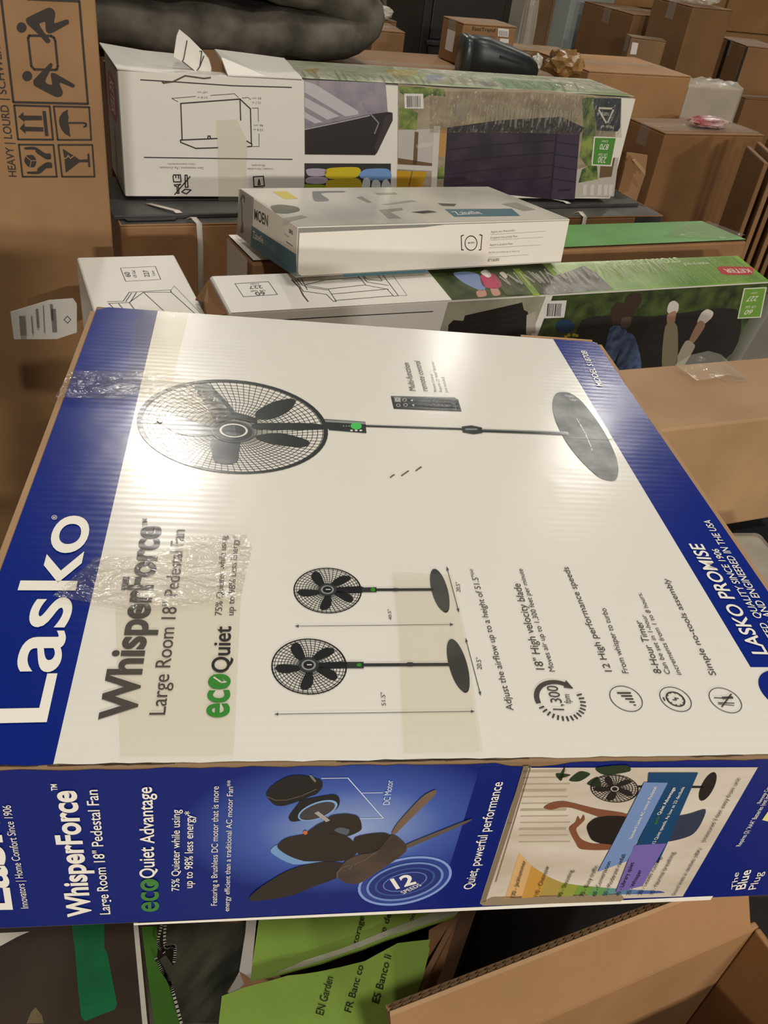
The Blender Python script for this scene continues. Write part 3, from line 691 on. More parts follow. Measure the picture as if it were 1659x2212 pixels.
for t_, a_, b_, c_ in (('The', (1480, 715), (1492, 625), (1450, 715)), ('Blue', (1525, 720), (1562, 612), (1475, 718)), ('Plug', (1585, 722), (1628, 625), (1545, 720))):
    ft.text(t_, s5(a_)[0], s5(b_)[0], s5(c_)[0], W3, 4, .014 if t_ == 'Blue' else 0)
ft.text('Requires (2) "AAA" Batteries (not included)', s5((1500, 480))[0], s5((1700, 140))[0], s5((1480, 472))[0], W3); ft.text('Remote Control:', s5((1612, 240))[0], s5((1690, 110))[0], s5((1594, 236))[0], W3)
ft.build('leaf_emblem'); ft = Art(Fp); ft.poly(s5((1622, 335), (1660, 280), (1690, 285), (1690, 350)), ink('#d8d08a', **G2), 2)
ft.build('printed_marks')
ds = Art(T, .0002); rs = random.Random(12)
for k in range(14):
    x0 = rs.uniform(.01, .5); ds.strip([(x0 + q_ * .006, .0012 + rs.uniform(-.0006, .0006)) for q_ in range(rs.randint(4, 12))], .0007, kraft('#4a3420'), 0)
ds.build('split_liner', 'dark splits along the raw front edge')
# raw corrugated edges and clear tapes on the fan box
flute_edge('corrugated_edge', fan.o, (-.0002, .004, LH - .0045), (-.0002, LW - .012, LH - .0045), (0, 0, .0040), (-1, 0, 0), 1, .0065)
flute_edge('corrugated_edge', fan.o, (LL + .0003, .004, LH - .0065), (LL + .0003, LW - .004, LH - .0065), (0, 0, .0055), (1, 0, 0), 1, .0065)
slab('back_flap', (T.px(1125, 728).x, LW, LH - .012), (LL * .99, LW + .003, LH + .0016), kraft('#b98c5c'), fan.o, .001)
TP = film(.012, .0005, 30, '#fdfbf6', 'clear_tape', (1, 1, 1), .10, .06)
TPW = film(.03, .009, 42, '#fdfbf6', 'wrinkled_tape', (1, 1.6, 1), .19, .22, 1.9)
def tape_uv(panel, pts, mt, name='clear_tape', off=.0042):
    t_ = Art(panel, off); t_.face(pts, mt); t_.build(name)
def tape_px(panel, pts, mt, name='clear_tape', off=.0042): tape_uv(panel, [panel.px(*p_) for p_ in pts], mt, name, off)
tape_px(T, [(300, 668), (410, 677), (375, 820), (272, 820)], TP)
tape_px(T, [(150, 812), (372, 812), (455, 846), (500, 905), (460, 920), (300, 860), (255, 872), (120, 870)], TPW, off=.0052)
tape_px(T, [(115, 1300), (210, 1215), (330, 1215), (410, 1170), (530, 1165), (545, 1195), (520, 1300), (500, 1310), (400, 1320), (290, 1330)], TPW, 'wrinkled_tape', .0052)
tape_px(T, [(250, 1320), (520, 1300), (505, 1642), (260, 1646)], TP, off=.0046)
tape_px(T, [(845, 1245), (975, 1252), (1005, 1385), (1040, 1634), (870, 1638), (860, 1380)], TP, off=.0046)
# ------------------------------------------------------------------ tall carton pictograms
TFp = tall.pan['front']
z1 = Zf(0, 0, 5.53)
KI = ink('#2c2117', .6, 'X', 0.0, .0004)
def pict(name, polys=(), lines=(), ells=(), lw=.0042):
    a = Art(TFp, .0006)
    for p_ in polys: (a.blob if 'lift' in name or 'care' in name else a.poly)(z1(*p_), KI, 1)
    for p_, cl in lines: a.line(z1(*p_), lw, KI, 0, cl)
    for e_ in ells: a.poly(z1(*Art.ell(*e_)), KI, 1)
    a.build(name)
pict('two_person_lift_pictogram', [
    ((310, 240), (335, 205), (560, 98), (610, 95), (650, 130), (660, 190), (650, 275), (790, 232), (820, 245), (822, 280), (790, 300), (640, 385), (590, 398), (552, 375), (543, 330), (540, 262), (500, 268), (470, 290), (520, 375), (595, 470), (600, 500), (575, 515), (545, 505), (450, 400), (330, 290)),
    ((400, 960), (430, 925), (590, 762), (612, 755), (628, 785), (540, 970), (622, 1010), (605, 890), (630, 870), (670, 882), (875, 1000), (892, 1025), (865, 1045), (715, 988), (750, 1095), (735, 1145), (690, 1160), (640, 1145), (430, 1035), (400, 1000))],
    [(((335, 455), (350, 425), (610, 428), (645, 450), (660, 490), (690, 790), (680, 828), (660, 835), (410, 828), (375, 790)), True), (((12, -30), (160, 1220), (1050, 1240), (947, 15), (330, -12)), False)],
    [(258, 328, 60, 62), (325, 908, 60, 62)])
pict('this_way_up_pictogram', [((218, 1392), (278, 1338), (282, 1378), (500, 1382), (505, 1435), (290, 1438), (292, 1460)), ((235, 1532), (292, 1465), (296, 1512), (515, 1518), (520, 1570), (305, 1568), (308, 1600)), ((505, 1325), (548, 1325), (580, 1625), (538, 1625))],
     [(((170, 1257), (593, 1270), (633, 1668), (215, 1665)), True)], lw=.0036)
pict('keep_dry_pictogram', [((705, 1440), (715, 1390), (750, 1340), (815, 1305), (806, 1350), (820, 1400), (812, 1460), (832, 1530), (832, 1580), (845, 1635), (780, 1600), (735, 1550), (710, 1490))],
     [(((642, 1270), (1065, 1280), (1090, 1670), (690, 1670)), True), (((820, 1468), (1000, 1468), (1028, 1478), (1028, 1505), (1000, 1515)), False)], lw=.0034)
pict('handle_with_care_pictogram', [((295, 1760), (420, 1755), (540, 1830), (600, 1832), (608, 1898), (545, 1898), (430, 1820), (418, 1788), (300, 1785)), ((330, 2050), (440, 2045), (450, 2010), (550, 1940), (615, 1945), (620, 2005), (555, 2010), (470, 2075), (335, 2075)), ((290, 1925), (310, 1860), (362, 1850), (400, 1857), (435, 1915), (415, 1990), (370, 1998), (330, 1985))],
     [(((225, 1727), (638, 1730), (678, 2110), (270, 2110)), True)], lw=.0034)
pict('fragile_pictogram', [((748, 1775), (900, 1870), (948, 1905), (1045, 1902), (1042, 1835), (1068, 1835), (1080, 1995), (1055, 1998), (1050, 1938), (950, 1938), (785, 2064), (770, 1900))],
     [(((697, 1730), (1103, 1730), (1130, 2110), (742, 2110)), True)], lw=.0034)
ck = Art(TFp, .0006); KB = ink('#a98055', .6, 'X', 0, .0004)
ck.line(z1((765, 1895), (800, 1880), (815, 1855), (840, 1890), (880, 1862)), .0016, KB, 3); ck.build('crack_line')
ck = Art(TFp, .0006); ck.line(z1((305, 1862), (372, 1918), (435, 1915)), .0012, KB, 3); ck.line(z1((372, 1918), (358, 1990)), .0012, KB, 3); ck.build('cube_edges')
tt = Art(TFp)
tt.text('HEAVY | LOURD', z1((200, 2115))[0], z1((98, 1258))[0], z1((108, 2118))[0], KI, 1, .012)
tt.text('| SCHWER', z1((90, 1200))[0], z1((2, 560))[0], z1((0, 1208))[0], KI, 1, .012)
# packing slip pouch sticking out from the bench carton
sl = Thing('packing_slip', 'white packing slip pouch with grey print in front of the tall brown carton', 'label', on_y(165, 742, 1.545), 20)
SLP = Panel(sl, (0, 0, 0), (1, 0, 0), (0, 0, 1))
q3 = Zf(0, 380, 1.952)
pts = [SLP.px(*p_) for p_ in q3((42, 585), (205, 525), (308, 517), (324, 540), (324, 660), (240, 688), (57, 700))]
sheet('pouch', [SLP.at(a, b, -.012 * max(0, min(1, (-.04 - a) / .08))) for a, b in pts], (0, .002, 0), ink('#cfcac0', .3, 'X', 0, .001), sl.o)
sa = Art(SLP, .001)
GP = ink('#77736c', .4, 'X', 0, .0005)
for k, (x0, y0, x1, y1) in enumerate(((80, 590, 105, 672), (130, 590, 135, 665), (150, 560, 160, 640), (180, 545, 184, 660), (210, 540, 222, 610), (215, 560, 235, 658))):
    sa.poly(q3((x0, y0), (x1, y0), (x1 + 6, y1), (x0 + 6, y1)), GP, 1)
    sa.build('grey_print'); sa = Art(SLP, .001)
sa.line(q3((284, 590), (298, 605), (286, 620), (270, 606)), .0012, ink('#3a3733', .4), 1, True); sa.build('diamond_mark')
# ------------------------------------------------------------------ storage box carton
KW = dict(rough=.45, axis='X', flute=.00005, big=.0008)
CWH, CLN, CGY = ink('#e2ddd2', **KW), ink('#2f2b29', **KW), ink('#98928a', **KW)
SF, ST, SE = SP['front'], SP['top'], SP['left']
c5 = Zf(200, 60, 3.456); c6 = Zf(640, 100, 3.318); c2_ = Zf(780, 0, 1.887)
a = Art(SF, .0005); a.face([(.002, .003), (SL - .002, .003), (SL - .002, SH - .005), (.002, SH - .005)], CWH); a.build('printed_panel', 'white printed long side')
a = Art(SE, .0005); a.face([(.004, .004), (SW - .003, .004), (SW - .003, SH - .006), (.004, SH - .006)], CGY); a.build('end_panel', 'grey printed end')
fr_v = lambda y: SF.px(256, y).y
a = Art(SE, .0005); RED = ink('#a31a22', **KW)
va, vb_ = fr_v(180), fr_v(287)
a.face([(SW * (.5 + .36 * math.copysign(abs(math.cos(t_)) ** .8, math.cos(t_))), (va + vb_) / 2 + (va - vb_) / 2 * math.sin(t_)) for t_ in [2 * math.pi * k / 40 for k in range(40)]], RED, 1); a.build('logo_badge', 'red rounded badge')
a = Art(SE, .0005); a.text('KETER', (SW * .34, fr_v(196)), (SW * .34, fr_v(272)), (SW * .66, fr_v(196)), ink('#e6e0da', **KW), 3, .02, uv=True)
a.text('Create amazing spaces', (SW * .42, fr_v(305)), (SW * .42, fr_v(420)), (SW * .62, fr_v(305)), ink('#5d5853', **KW), 3, uv=True)
def linart(P_, z_, segs, w_, mt, name, base=.0005):
    a = Art(P_, base)
    for s_0 in segs: a.line(z_(*s_0), w_, mt, 2)
    a.build(name)
for s_0 in (((358, 388), (640, 405), (1040, 432), (1485, 445)), ((385, 967), (930, 975), (1490, 982)), ((403, 1283), (945, 1278))): linart(SF, c5, [s_0], .0026, CLN, 'ruled_line')
linart(SF, c5, [((655, 565), (1100, 532), (1178, 605), (1185, 862)), ((658, 565), (668, 835)), ((1100, 532), (1105, 690)), ((655, 838), (930, 826)), ((655, 838), (658, 855), (770, 900), (935, 895)), ((860, 828), (862, 808), (876, 808), (880, 826)), ((1150, 845), (1188, 868), (1188, 885), (1155, 887))], .003, CLN, 'chest_drawing')
linart(SF, c5, [((637, 552), (590, 527), (770, 512)), ((880, 505), (1060, 492), (1090, 522)), ((1115, 524), (1160, 520), (1180, 535)), ((1190, 600), (1235, 598), (1238, 700)), ((1242, 790), (1243, 885), (1195, 886))], .0014, CLN, 'dimension_lines')
a = Art(SF, .0005)
for t_, p0, p1, tp in (('57.8 in', (858, 512), (780, 514), (858, 527)), ('147 cm', (858, 474), (782, 474), (858, 490)), ('32.7 in', (1258, 552), (1190, 550), (1258, 568)), ('83 cm', (1258, 520), (1190, 520), (1258, 535)), ('33.8 in', (1275, 755), (1200, 753), (1275, 770)), ('86 cm', (1272, 722), (1203, 722), (1272, 738)),
                       ('Zero maintenance | Pas d\'entretien', (828, 1040), (500, 1036), (828, 1056)), ('Cero mantenimiento', (765, 1012), (560, 1010), (765, 1026)), ('Lockable | Verrouillable', (1345, 1048), (1155, 1046), (1345, 1062)), ('Bloqueable', (1285, 1022), (1185, 1020), (1285, 1036))):
    a.text(t_, c5(p0)[0], c5(p1)[0], c5(tp)[0], CLN, 2)
linart(SF, c5, [((600, 1110), (605, 1150), (660, 1150), (655, 1098), (605, 1098), (600, 1110)), ((608, 1172), (658, 1170)), ((612, 1180), (630, 1185), (632, 1235), (645, 1235), (640, 1180), (655, 1165)), ((690, 1100), (692, 1190), (712, 1190), (705, 1100), (690, 1100)), ((665, 1225), (690, 1205), (735, 1210), (700, 1240), (665, 1225)), ((612, 1245), (728, 1110)), ((620, 1100), (622, 1120)), ((640, 1100), (642, 1125))], .003, CLN, 'no_tools_icon')
linart(SF, c5, [((1200, 1112), (1275, 1108), (1282, 1180), (1205, 1186), (1200, 1112)), ((1235, 1170), (1242, 1130), (1250, 1170), (1235, 1170)), ((1180, 1202), (1275, 1196))], .003, CLN, 'lock_icon')
# photo of the open chest
a = Art(SF, .0005)
a.poly(c6((55, 240), (640, 262), (655, 470), (560, 775), (60, 775)), ramp_ink('#857d88', '#9d949b', 20, 'grey_sky_print'), 1)
LV = ink('#bdbabd', **KW)
for p_ in (((60, 248), (140, 275), (440, 462), (446, 488), (350, 502), (60, 330)), ((60, 365), (310, 500), (222, 525), (60, 432)), ((60, 470), (190, 543), (130, 552), (60, 512))): a.poly(c6(*p_), LV, 2)
a.poly(c6((60, 590), (510, 490), (655, 470), (688, 475), (690, 530), (565, 780), (60, 775)), ink('#2a2423', **KW), 3)
a.line(c6((62, 595), (300, 545), (525, 495)), .003, ink('#a8a3a6', **KW), 4); a.line(c6((475, 410), (520, 470), (590, 550), (560, 625)), .0032, ink('#8a8488', **KW), 4)
a.poly(c6((640, 500), (690, 480), (690, 530), (575, 770), (560, 720)), ink('#3c3434', **KW), 4)
a.build('open_chest_picture')
a = Art(SF, .0005)
a.poly(c6((58, 838), (678, 840), (676, 1025), (58, 1025)), ink('#33302f', **KW), 1)
for h_, p_ in (('#aca0ad', ((70, 885), (120, 874), (205, 880), (218, 905), (190, 930), (90, 928))), ('#b0a4b0', ((66, 950), (110, 935), (205, 938), (228, 962), (190, 985), (80, 982))), ('#c9b21c', ((200, 905), (240, 872), (430, 866), (462, 898), (420, 942), (240, 950))), ('#bda528', ((208, 1000), (240, 958), (430, 945), (470, 985), (450, 1024), (215, 1024))),
              ('#6f93c4', ((450, 915), (500, 880), (640, 876), (676, 900), (674, 950), (560, 965), (470, 945))), ('#cfd3d8', ((470, 1022), (480, 955), (505, 940), (528, 960), (522, 1022))), ('#cfd3d8', ((540, 1022), (545, 970), (570, 955), (600, 975), (600, 1022))), ('#cfd3d8', ((612, 1022), (618, 970), (645, 950), (672, 985), (672, 1022))), ('#8aa02a', ((60, 1022), (65, 988), (95, 990), (150, 990), (200, 995), (205, 1022)))):
    a.blob(c6(*p_), ink(h_, **KW), 2 + .1 * (len(p_) % 3))
a.build('cushions_picture', 'printed row of yellow, lilac and blue cushions')
# garden photo
a = Art(SF, .0005)
a.poly(c6((728, 268), (1100, 300)) + c2_((700, 365), (920, 385), (1050, 400), (1010, 805), (870, 800)) + c6((1050, 1025), (722, 1020)), ramp_ink('#8d7f6a', '#b3a48c', 9, 'garden_wall_print', .3, (1, 1, 3)), 1)
GRS = ramp_ink('#31502a', '#8f9a52', 30, 'leaf_print', .35)
for p_ in (((735, 290), (900, 290), (1060, 310), (1070, 360), (950, 350), (870, 400), (740, 330)), ((735, 440), (800, 430), (870, 480), (860, 600), (735, 590)), ((1000, 880), (1050, 850), (1060, 950), (1000, 950))): a.poly(c6(*p_), GRS, 2)
a.poly(c6((728, 600), (1000, 590), (980, 850), (728, 800)), ink('#b9b3ab', **KW), 2)
BRW = ink('#6b5238', **KW)
a.poly(c6((848, 610), (875, 615), (865, 845), (835, 845)), BRW, 3); a.poly(c6((855, 705), (990, 678), (988, 712), (860, 732)), ink('#c4beb5', **KW), 3)
a.poly(c6((728, 800), (985, 840), (985, 860), (728, 845)), BRW, 3); a.poly(c6((722, 845), (1005, 860), (1005, 895), (722, 880)), ink('#c9c3ba', **KW), 4)
a.poly(c6((985, 570), (1030, 570), (1005, 1010), (965, 1010)), ink('#c9c3ba', **KW), 5)
a.poly(c6((720, 890), (825, 895), (935, 900), (900, 1012), (720, 1015)), ink('#b98d1c', **KW), 3); a.line(c6((830, 895), (805, 1012)), .003, BRW, 4)
a.poly(c6((1030, 590), (1082, 600), (1070, 795), (1015, 790)), ink('#b58a52', **KW), 3)
a.poly(c2_((880, 690), (1050, 640), (1030, 800), (870, 805)), ink('#b8b2a4', **KW), 2); a.poly(c2_((900, 690), (960, 660), (965, 730), (885, 745)), GRS, 3); a.poly(c2_((975, 675), (1035, 640), (1020, 720), (970, 725)), BRW, 3)
for x in (905, 935, 965, 990, 1010): a.poly(c2_((x, 755), (x + 16, 750), (x + 12, 795), (x - 2, 796)), ink('#cfc9bf', **KW), 4)
a.poly(c2_((900, 400), (950, 395), (955, 540), (930, 690), (890, 640), (905, 520)), GRS, 3)
SHD = ramp_ink('#332b38', '#453b48', 14, 'dark_shed_print', .3); SH2 = ink('#2a2330', **KW)
a.poly(c2_((350, 520), (560, 490), (815, 475), (910, 520), (895, 540), (800, 538), (350, 532)), SH2, 5)
a.poly(c2_((350, 530), (800, 535), (775, 812), (335, 766)), SHD, 4); a.poly(c2_((800, 536), (892, 530), (870, 812), (775, 812)), ink('#3f3547', **KW), 5)
for k in range(4):
    y = 588 + k * 50; a.line(c2_((352 - k * 4, y + 22), (560, y), (790 - k * 5, y - 16)), .003, SH2, 6); a.line(c2_((796 - k * 5, y - 10), (884 - k * 4, y + 4)), .003, SH2, 6)
a.line(c2_((797, 538), (770, 810)), .006, SH2, 6); a.line(c2_((805, 775), (852, 773)), .006, SH2, 6)
a.build('garden_shed_picture', 'printed photo of a dark plum storage box in a garden')
a = Art(SF, .0005)
a.poly(c6((772, 338), (908, 340), (912, 446), (775, 444)), ink('#dcd6d0', **KW), 7)
rb = random.Random(5); x = 790
while x < 890:
    w_ = rb.choice((3, 4, 6)); a.poly(c6((x, 355), (x + w_, 355), (x + w_ + 2, 436), (x + 2, 436)), CLN, 8); x += w_ + rb.choice((3, 4, 5))
a.build('barcode_sticker')
a = Art(SF, .0005)
a.poly(c2_((945, 400), (1060, 400), (1055, 520), (1045, 535), (960, 532)), ink('#1d2d3c', **KW), 7)
for l_ in (((970, 440), (1020, 442)), ((1026, 448), (1005, 498)), ((998, 500), (968, 448))): a.line(c2_(*l_), .005, ink('#d9d4cc', **KW), 8)
a.build('recycling_label', 'dark recycling label')
a = Art(SF, .0005); a.text('100%', c2_((1012, 458))[0], c2_((980, 456))[0], c2_((1012, 472))[0], CWH, 8); a.text('Made of', c2_((1030, 512))[0], c2_((980, 510))[0], c2_((1030, 524))[0], CWH, 8)
a.poly(c2_((948, 556), (1042, 558), (1020, 678), (938, 674)), CWH, 7); a.poly(c2_((953, 561), (1037, 563), (1016, 672), (943, 669)), ink('#4f8a36', **KW), 8); a.build('capacity_label', 'green capacity label')
a.text('230', c2_((1000, 640))[0], c2_((968, 638))[0], c2_((998, 664))[0], CWH, 9, .01); a.text('US Gal', c2_((1004, 626))[0], c2_((968, 625))[0], c2_((1003, 637))[0], CWH, 9)
a.text('870', c2_((1010, 588))[0], c2_((975, 586))[0], c2_((1008, 610))[0], CWH, 9, .01); a.text('Liter', c2_((1006, 572))[0], c2_((980, 571))[0], c2_((1005, 582))[0], CWH, 9)
# top: printed sheet, open flap, torn tongue
a = Art(ST, .0005)
u_w = ST.px(655, 168).x
a.face([(u_w, .002), (SL - .004, .002), (SL - .004, SW - .004), (u_w - .03, SW - .004)], ramp_ink('#93a872', '#e2e5d6', 7, 'garden_top_print_glare', .25, (1, 3, 1)), 0)  # pale tone of the ramp paints in the glare of the film
a.build('printed_top', 'green printed top with pale film glare painted in')
a = Art(ST, .0005)
for h_, p_ in (('#b9a52e', ((830, 150), (905, 152), (890, 168), (850, 165))), ('#8fae3c', ((840, 165), (930, 160), (900, 176))), ('#7f92b0', ((915, 162), (960, 163), (950, 176), (925, 174))), ('#5a5560', ((1025, 175), (1065, 178), (1075, 187), (1050, 187))), ('#5f9a4c', ((1060, 168), (1230, 180), (1200, 196), (1090, 190))), ('#3f6a35', ((1120, 176), (1160, 178), (1140, 184))), ('#b9a52e', ((655, 150), (690, 148), (680, 165)))):
    a.poly(p_, ink(h_, **KW), 1)
    a.build('printed_patch'); a = Art(ST, .0005)
back = Panel(shed, (0, SW * .96, 0), (1, 0, 0), (0, 0, 1)); mid_ = Panel(shed, (0, .05, 0), (1, 0, 0), (0, 0, 1))
def on(P_, x, y): q_ = P_.px(x, y); return P_.at(*q_)
fr_ = Panel(shed, (0, .002, 0), (1, 0, 0), (0, 0, 1))
WB = ink('#e6e1d6', **KW)
sheet('top_flap', [on(fr_, *p_) for p_ in c5((182, 312), (520, 345), (700, 352))] + [on(mid_, *c5((790, 330))[0])] + [on(back, *p_) for p_ in c5((760, 205), (620, 203), (380, 178), (50, 120))], (0, 0, .003), WB, shed.o)['label'] = 'loose white top flap'
sheet('top_flap', [on(fr_, *p_) for p_ in c5((1010, 360), (1300, 372), (1565, 385))] + [on(back, *p_) for p_ in c5((1430, 235), (1130, 195), (910, 168))] + [on(mid_, *c5((960, 230))[0])], (0, 0, .003), WB, shed.o)['label'] = 'loose white top flap'
sheet('torn_tongue', [on(mid_, *p_) for p_ in c5((605, 215), (628, 60), (648, 12), (720, 70), (815, 165), (868, 225), (892, 270), (880, 345), (815, 372), (770, 330), (700, 270))], (0, .003, 0), WB, shed.o)['label'] = 'white tongue torn upwards from the top'
tp = Panel(shed, (0, .047, 0), (1, 0, 0), (0, 0, 1))
sheet('torn_edge', [on(tp, *p_) for p_ in c5((820, 165), (910, 165), (950, 230), (1000, 300), (1012, 370), (960, 400), (905, 385), (890, 300), (870, 230))], (0, .002, 0), kraft('#8a643c', 'X', .0001), shed.o)['label'] = 'bare brown torn cardboard'
a = Art(tp, .0008)
for l_ in (((705, 95), (680, 230), (670, 250), (770, 330), (800, 290), (830, 210)), ((800, 175), (815, 175), (800, 290)),): a.line(c5(*l_), .0022, CLN, 1)
a.build('chest_drawing')
a = Art(SF, .0005); a.line(c5((520, 405), (530, 412), (600, 402), (690, 358), (740, 365), (830, 378), (880, 372)), .0035, ink('#5a4632', **KW), 3); a.build('tear_line', 'dark torn edge')
# clear tape
TPS = film(.07, .0020, 36, '#fdfbf6', 'frosted_tape', (1, 1, 1), .2, .05)
tape_px(SF, c5((918, 690), (1075, 682), (1155, 850), (1142, 1285), (940, 1288), (930, 900)), TPS, 'frosted_tape', .0022)
WRP = film(.03, .030, 42, '#fdfbf6', 'stretch_wrap', (2.2, 1, .5), .2, .25, 2.0)
tape_px(SF, c2_((280, 370), (700, 375), (1060, 400), (1060, 560), (700, 540), (280, 540)), WRP, 'stretch_wrap', .0028)
tape_uv(ST, [(u_w, .01), (SL - .01, .01), (SL - .01, SW - .02), (u_w, SW - .02)], film(.14, .022, 34, '#fdfbf6', 'stretch_wrap', (1.6, .35, 1), .22, .3, 1.8), 'stretch_wrap', .003)
def film_folds(panel, segs, wd, ht, mt, off=.003):
    """narrow pinched folds of stretch film standing off a face"""
    V = []; Fc = []
    for p_, q_ in segs:
        a_, b_ = panel.px(*p_), panel.px(*q_); d_ = (b_ - a_); n_ = Vector((-d_.y, d_.x)).normalized() * wd / 2; k = len(V)
        V += [panel.at(*(a_ - n_), off), panel.at(*a_, off + ht * .6), panel.at(*(a_ + n_), off), panel.at(*(b_ - n_), off), panel.at(*b_, off + ht), panel.at(*(b_ + n_), off)]
        Fc += [(k, k + 3, k + 4, k + 1), (k + 1, k + 4, k + 5, k + 2)]
    o = mesh_obj('film_folds', V, Fc, mt, parent=panel.th.o); o['kind'] = 'stuff'; o['label'] = 'pinched folds of the stretch film with glints painted in as pale haze'
    return o
FOLD = film(.30, .003, 60, '#fdfbf6', 'film_fold', (1, 1, 1), .16, .4, 1.9)  # pale haze in the film colour stands in for glints
rf_ = random.Random(8)
sg = []
for k in range(34):
    x = 1052 + k * 5.6 + rf_.uniform(-2, 2); y0 = 226 + (x - 1052) * .07 + rf_.uniform(-4, 6); sg.append(((x, y0), (x - rf_.uniform(2, 6), y0 + rf_.uniform(18, 44))))
for k in range(8): x = 985 + k * 3.2; sg.append(((x, 224 + rf_.uniform(-12, 4)), (x - 1, 250 + rf_.uniform(0, 14))))
film_folds(SF, sg, .0045, .0045, FOLD, .003)
sg = []
for k in range(46):
    x = 650 + k * 14 + rf_.uniform(-5, 5); y0 = SF.px(x, 180).x; yb_ = 150 + (x - 650) * .05; sg.append(((x, yb_ + rf_.uniform(0, 10)), (x + rf_.uniform(8, 22), yb_ + rf_.uniform(14, 24))))
film_folds(ST, sg, .006, .004, FOLD, .0035)
# ------------------------------------------------------------------ flat black carton and grey topped carton with straps
DT = Panel(dv, (0, 0, dv.H), (1, 0, 0), (0, 1, 0))
a = Art(DT, .0005); a.face([(.004, .002), (dv.L - .004, .002), (dv.L - .004, dv.W - .01), (.004, dv.W - .01)], ramp_ink('#45443f', '#57554f', 10, 'charcoal_print', .4)); a.build('charcoal_top', 'charcoal printed top')
a = Art(dv.pan['front'], .0005); a_ = dv.pan['front'].px(1370, 480); a.face([(a_.x, dv.H - .055), (dv.L - .004, dv.H - .055), (dv.L - .004, dv.H - .004), (a_.x, dv.H - .004)], ink('#3b3936', **KW)); a.build('black_side_print')
def strap(th, pts, w_, mt, name='white_strap'):
    """band along local 3-D points, width along local x"""
    V = []; Fc = []
    for p_ in pts: V += [Vector(p_) + Vector((-w_ / 2, 0, 0)), Vector(p_) + Vector((w_ / 2, 0, 0))]
    for k in range(len(pts) - 1): Fc.append((2 * k, 2 * k + 1, 2 * k + 3, 2 * k + 2))
    o = mesh_obj(name, V, Fc, mt, parent=th.o, smooth=True); md = o.modifiers.new('thick', 'SOLIDIFY'); md.thickness = .0012
    return o
STR = plain('#cfc7ba', .45, name='strap_plastic')
for px_, dx in ((1262, .02), (412, 0)):
    x_ = DT.px(px_, 474).x
    strap(dv, [(x_ - .012, .016, dv.H + .0035), (x_ + .002, .008, dv.H + .012), (x_ + .012, -.006, dv.H + .002), (x_ + .014, -.008, dv.H - .05), (x_ + .014, -.006, dv.H - .3)], .014, STR)
DUT = Panel(du, (0, 0, .010), (1, 0, 0), (0, 1, 0))
for px_ in (1240, 372):
    x_ = DUT.px(px_, 452).x
    strap(du, [(x_ - .05, .075, .0122), (x_ - .02, .04, .014), (x_ + .004, .012, .015), (x_ + .008, .002, .0125)], .016, STR)
sheet('lifted_liner', [(.02, -.002, .006), (.09, -.002, .004), (.15, -.002, .006), (.14, -.014, .003), (.09, -.016, .003), (.03, -.014, .003)], (0, .001, .0005), plain('#2e2c2a', .6, name='black_liner'), du.o)
a = Art(DUT, .0002); a.face([(.02, .004), (1.5, .004), (1.5, .295), (.02, .295)], ramp_ink('#353432', '#565452', 5, 'black_flat_print', .4)); a.build('printed_top', 'black and grey printed top')
# ------------------------------------------------------------------ front bench carton
BF, BT = BAP['front'], BAP['top']
c4 = Zf(800, 380, 1.931); c7 = Zf(480, 390, 3.456); cb = Zf(940, 520, 2.307)
a = Art(BT, .0005)
u1 = BT.px(938, 592).x; u1f = BT.px(968, 649).x; um = (u1 + u1f) / 2
a.face([(.004, .001), (um, .001), (um, AW - .002), (.004, AW - .002)], CWH); a.build('printed_top', 'white top with line drawing')
a = Art(BT, .0005)
GN, GNL = ramp_ink('#5f8f2e', '#8db04e', 6, 'green_print', .28), ramp_ink('#26301a', '#4a5a2a', 26, 'grass_print', .35)
u2 = BT.px(1200, 600).x
a.face([(um, .001), (u2, .001), (u2, AW - .002), (um, AW - .002)], GNL); a.build('grass_picture', 'printed grass on the top')
a = Art(BT, .0005); a.face([(u2, .001), (AL - .003, .001), (AL - .003, AW - .002), (u2, AW - .002)], GN); a.build('green_top', 'bright green top band')
a = Art(BT, .0005)
for h_, p_ in (('#7d8cb0', ((90, 165), (150, 155), (215, 170), (250, 235), (225, 250), (140, 210))), ('#b0465f', ((225, 175), (290, 165), (330, 215), (310, 240), (240, 230))), ('#d8d2c8', ((225, 160), (255, 145), (280, 175), (260, 185))), ('#d8d2c8', ((320, 165), (335, 155), (360, 175), (350, 190))), ('#b98a78', ((205, 255), (245, 245), (255, 275), (215, 282))), ('#b98a78', ((275, 240), (310, 238), (325, 270), (290, 275)))):
    a.blob(cb(*p_), ink(h_, **KW), 2 if h_ != '#d8d2c8' else 3)
a.build('children_picture', 'printed children in blue and pink')
a = Art(BT, .0005); a.poly(cb((385, 140), (420, 140), (525, 275), (490, 275)), ink('#86a63a', **KW), 2); a.poly(cb((500, 195), (640, 165), (740, 125), (800, 160), (890, 245), (560, 270)), ramp_ink('#2b2a28', '#6a6864', 30, 'grey_boards_print', .3), 2); a.build('bench_photo_strip')
a = Art(BT, .0005); RDK = ink('#c01f2c', **KW)
a.poly(cb((1402, 135), (1415, 128), (1570, 132), (1588, 145), (1582, 165), (1568, 172), (1450, 172), (1425, 165)), RDK, 2); a.build('red_logo_badge')
a.text('KETER', cb((1560, 142))[0], cb((1435, 142))[0], cb((1563, 160))[0], ink('#ece4de', **KW), 3, .02)
a.text('STORAGE BENCH', cb((1200, 85))[0], cb((806, 108))[0], cb((1205, 108))[0], ink('#c9d8ae', **KW), 3, .02)
a.text('waterproof', cb((1360, 108))[0], cb((1232, 112))[0], cb((1363, 122))[0], ink('#e2e8d6', **KW), 3)
linart(BT, c7, [((95, 772), (345, 757), (412, 853), (158, 870), (95, 772))], .0014, CLN, 'capacity_frame')
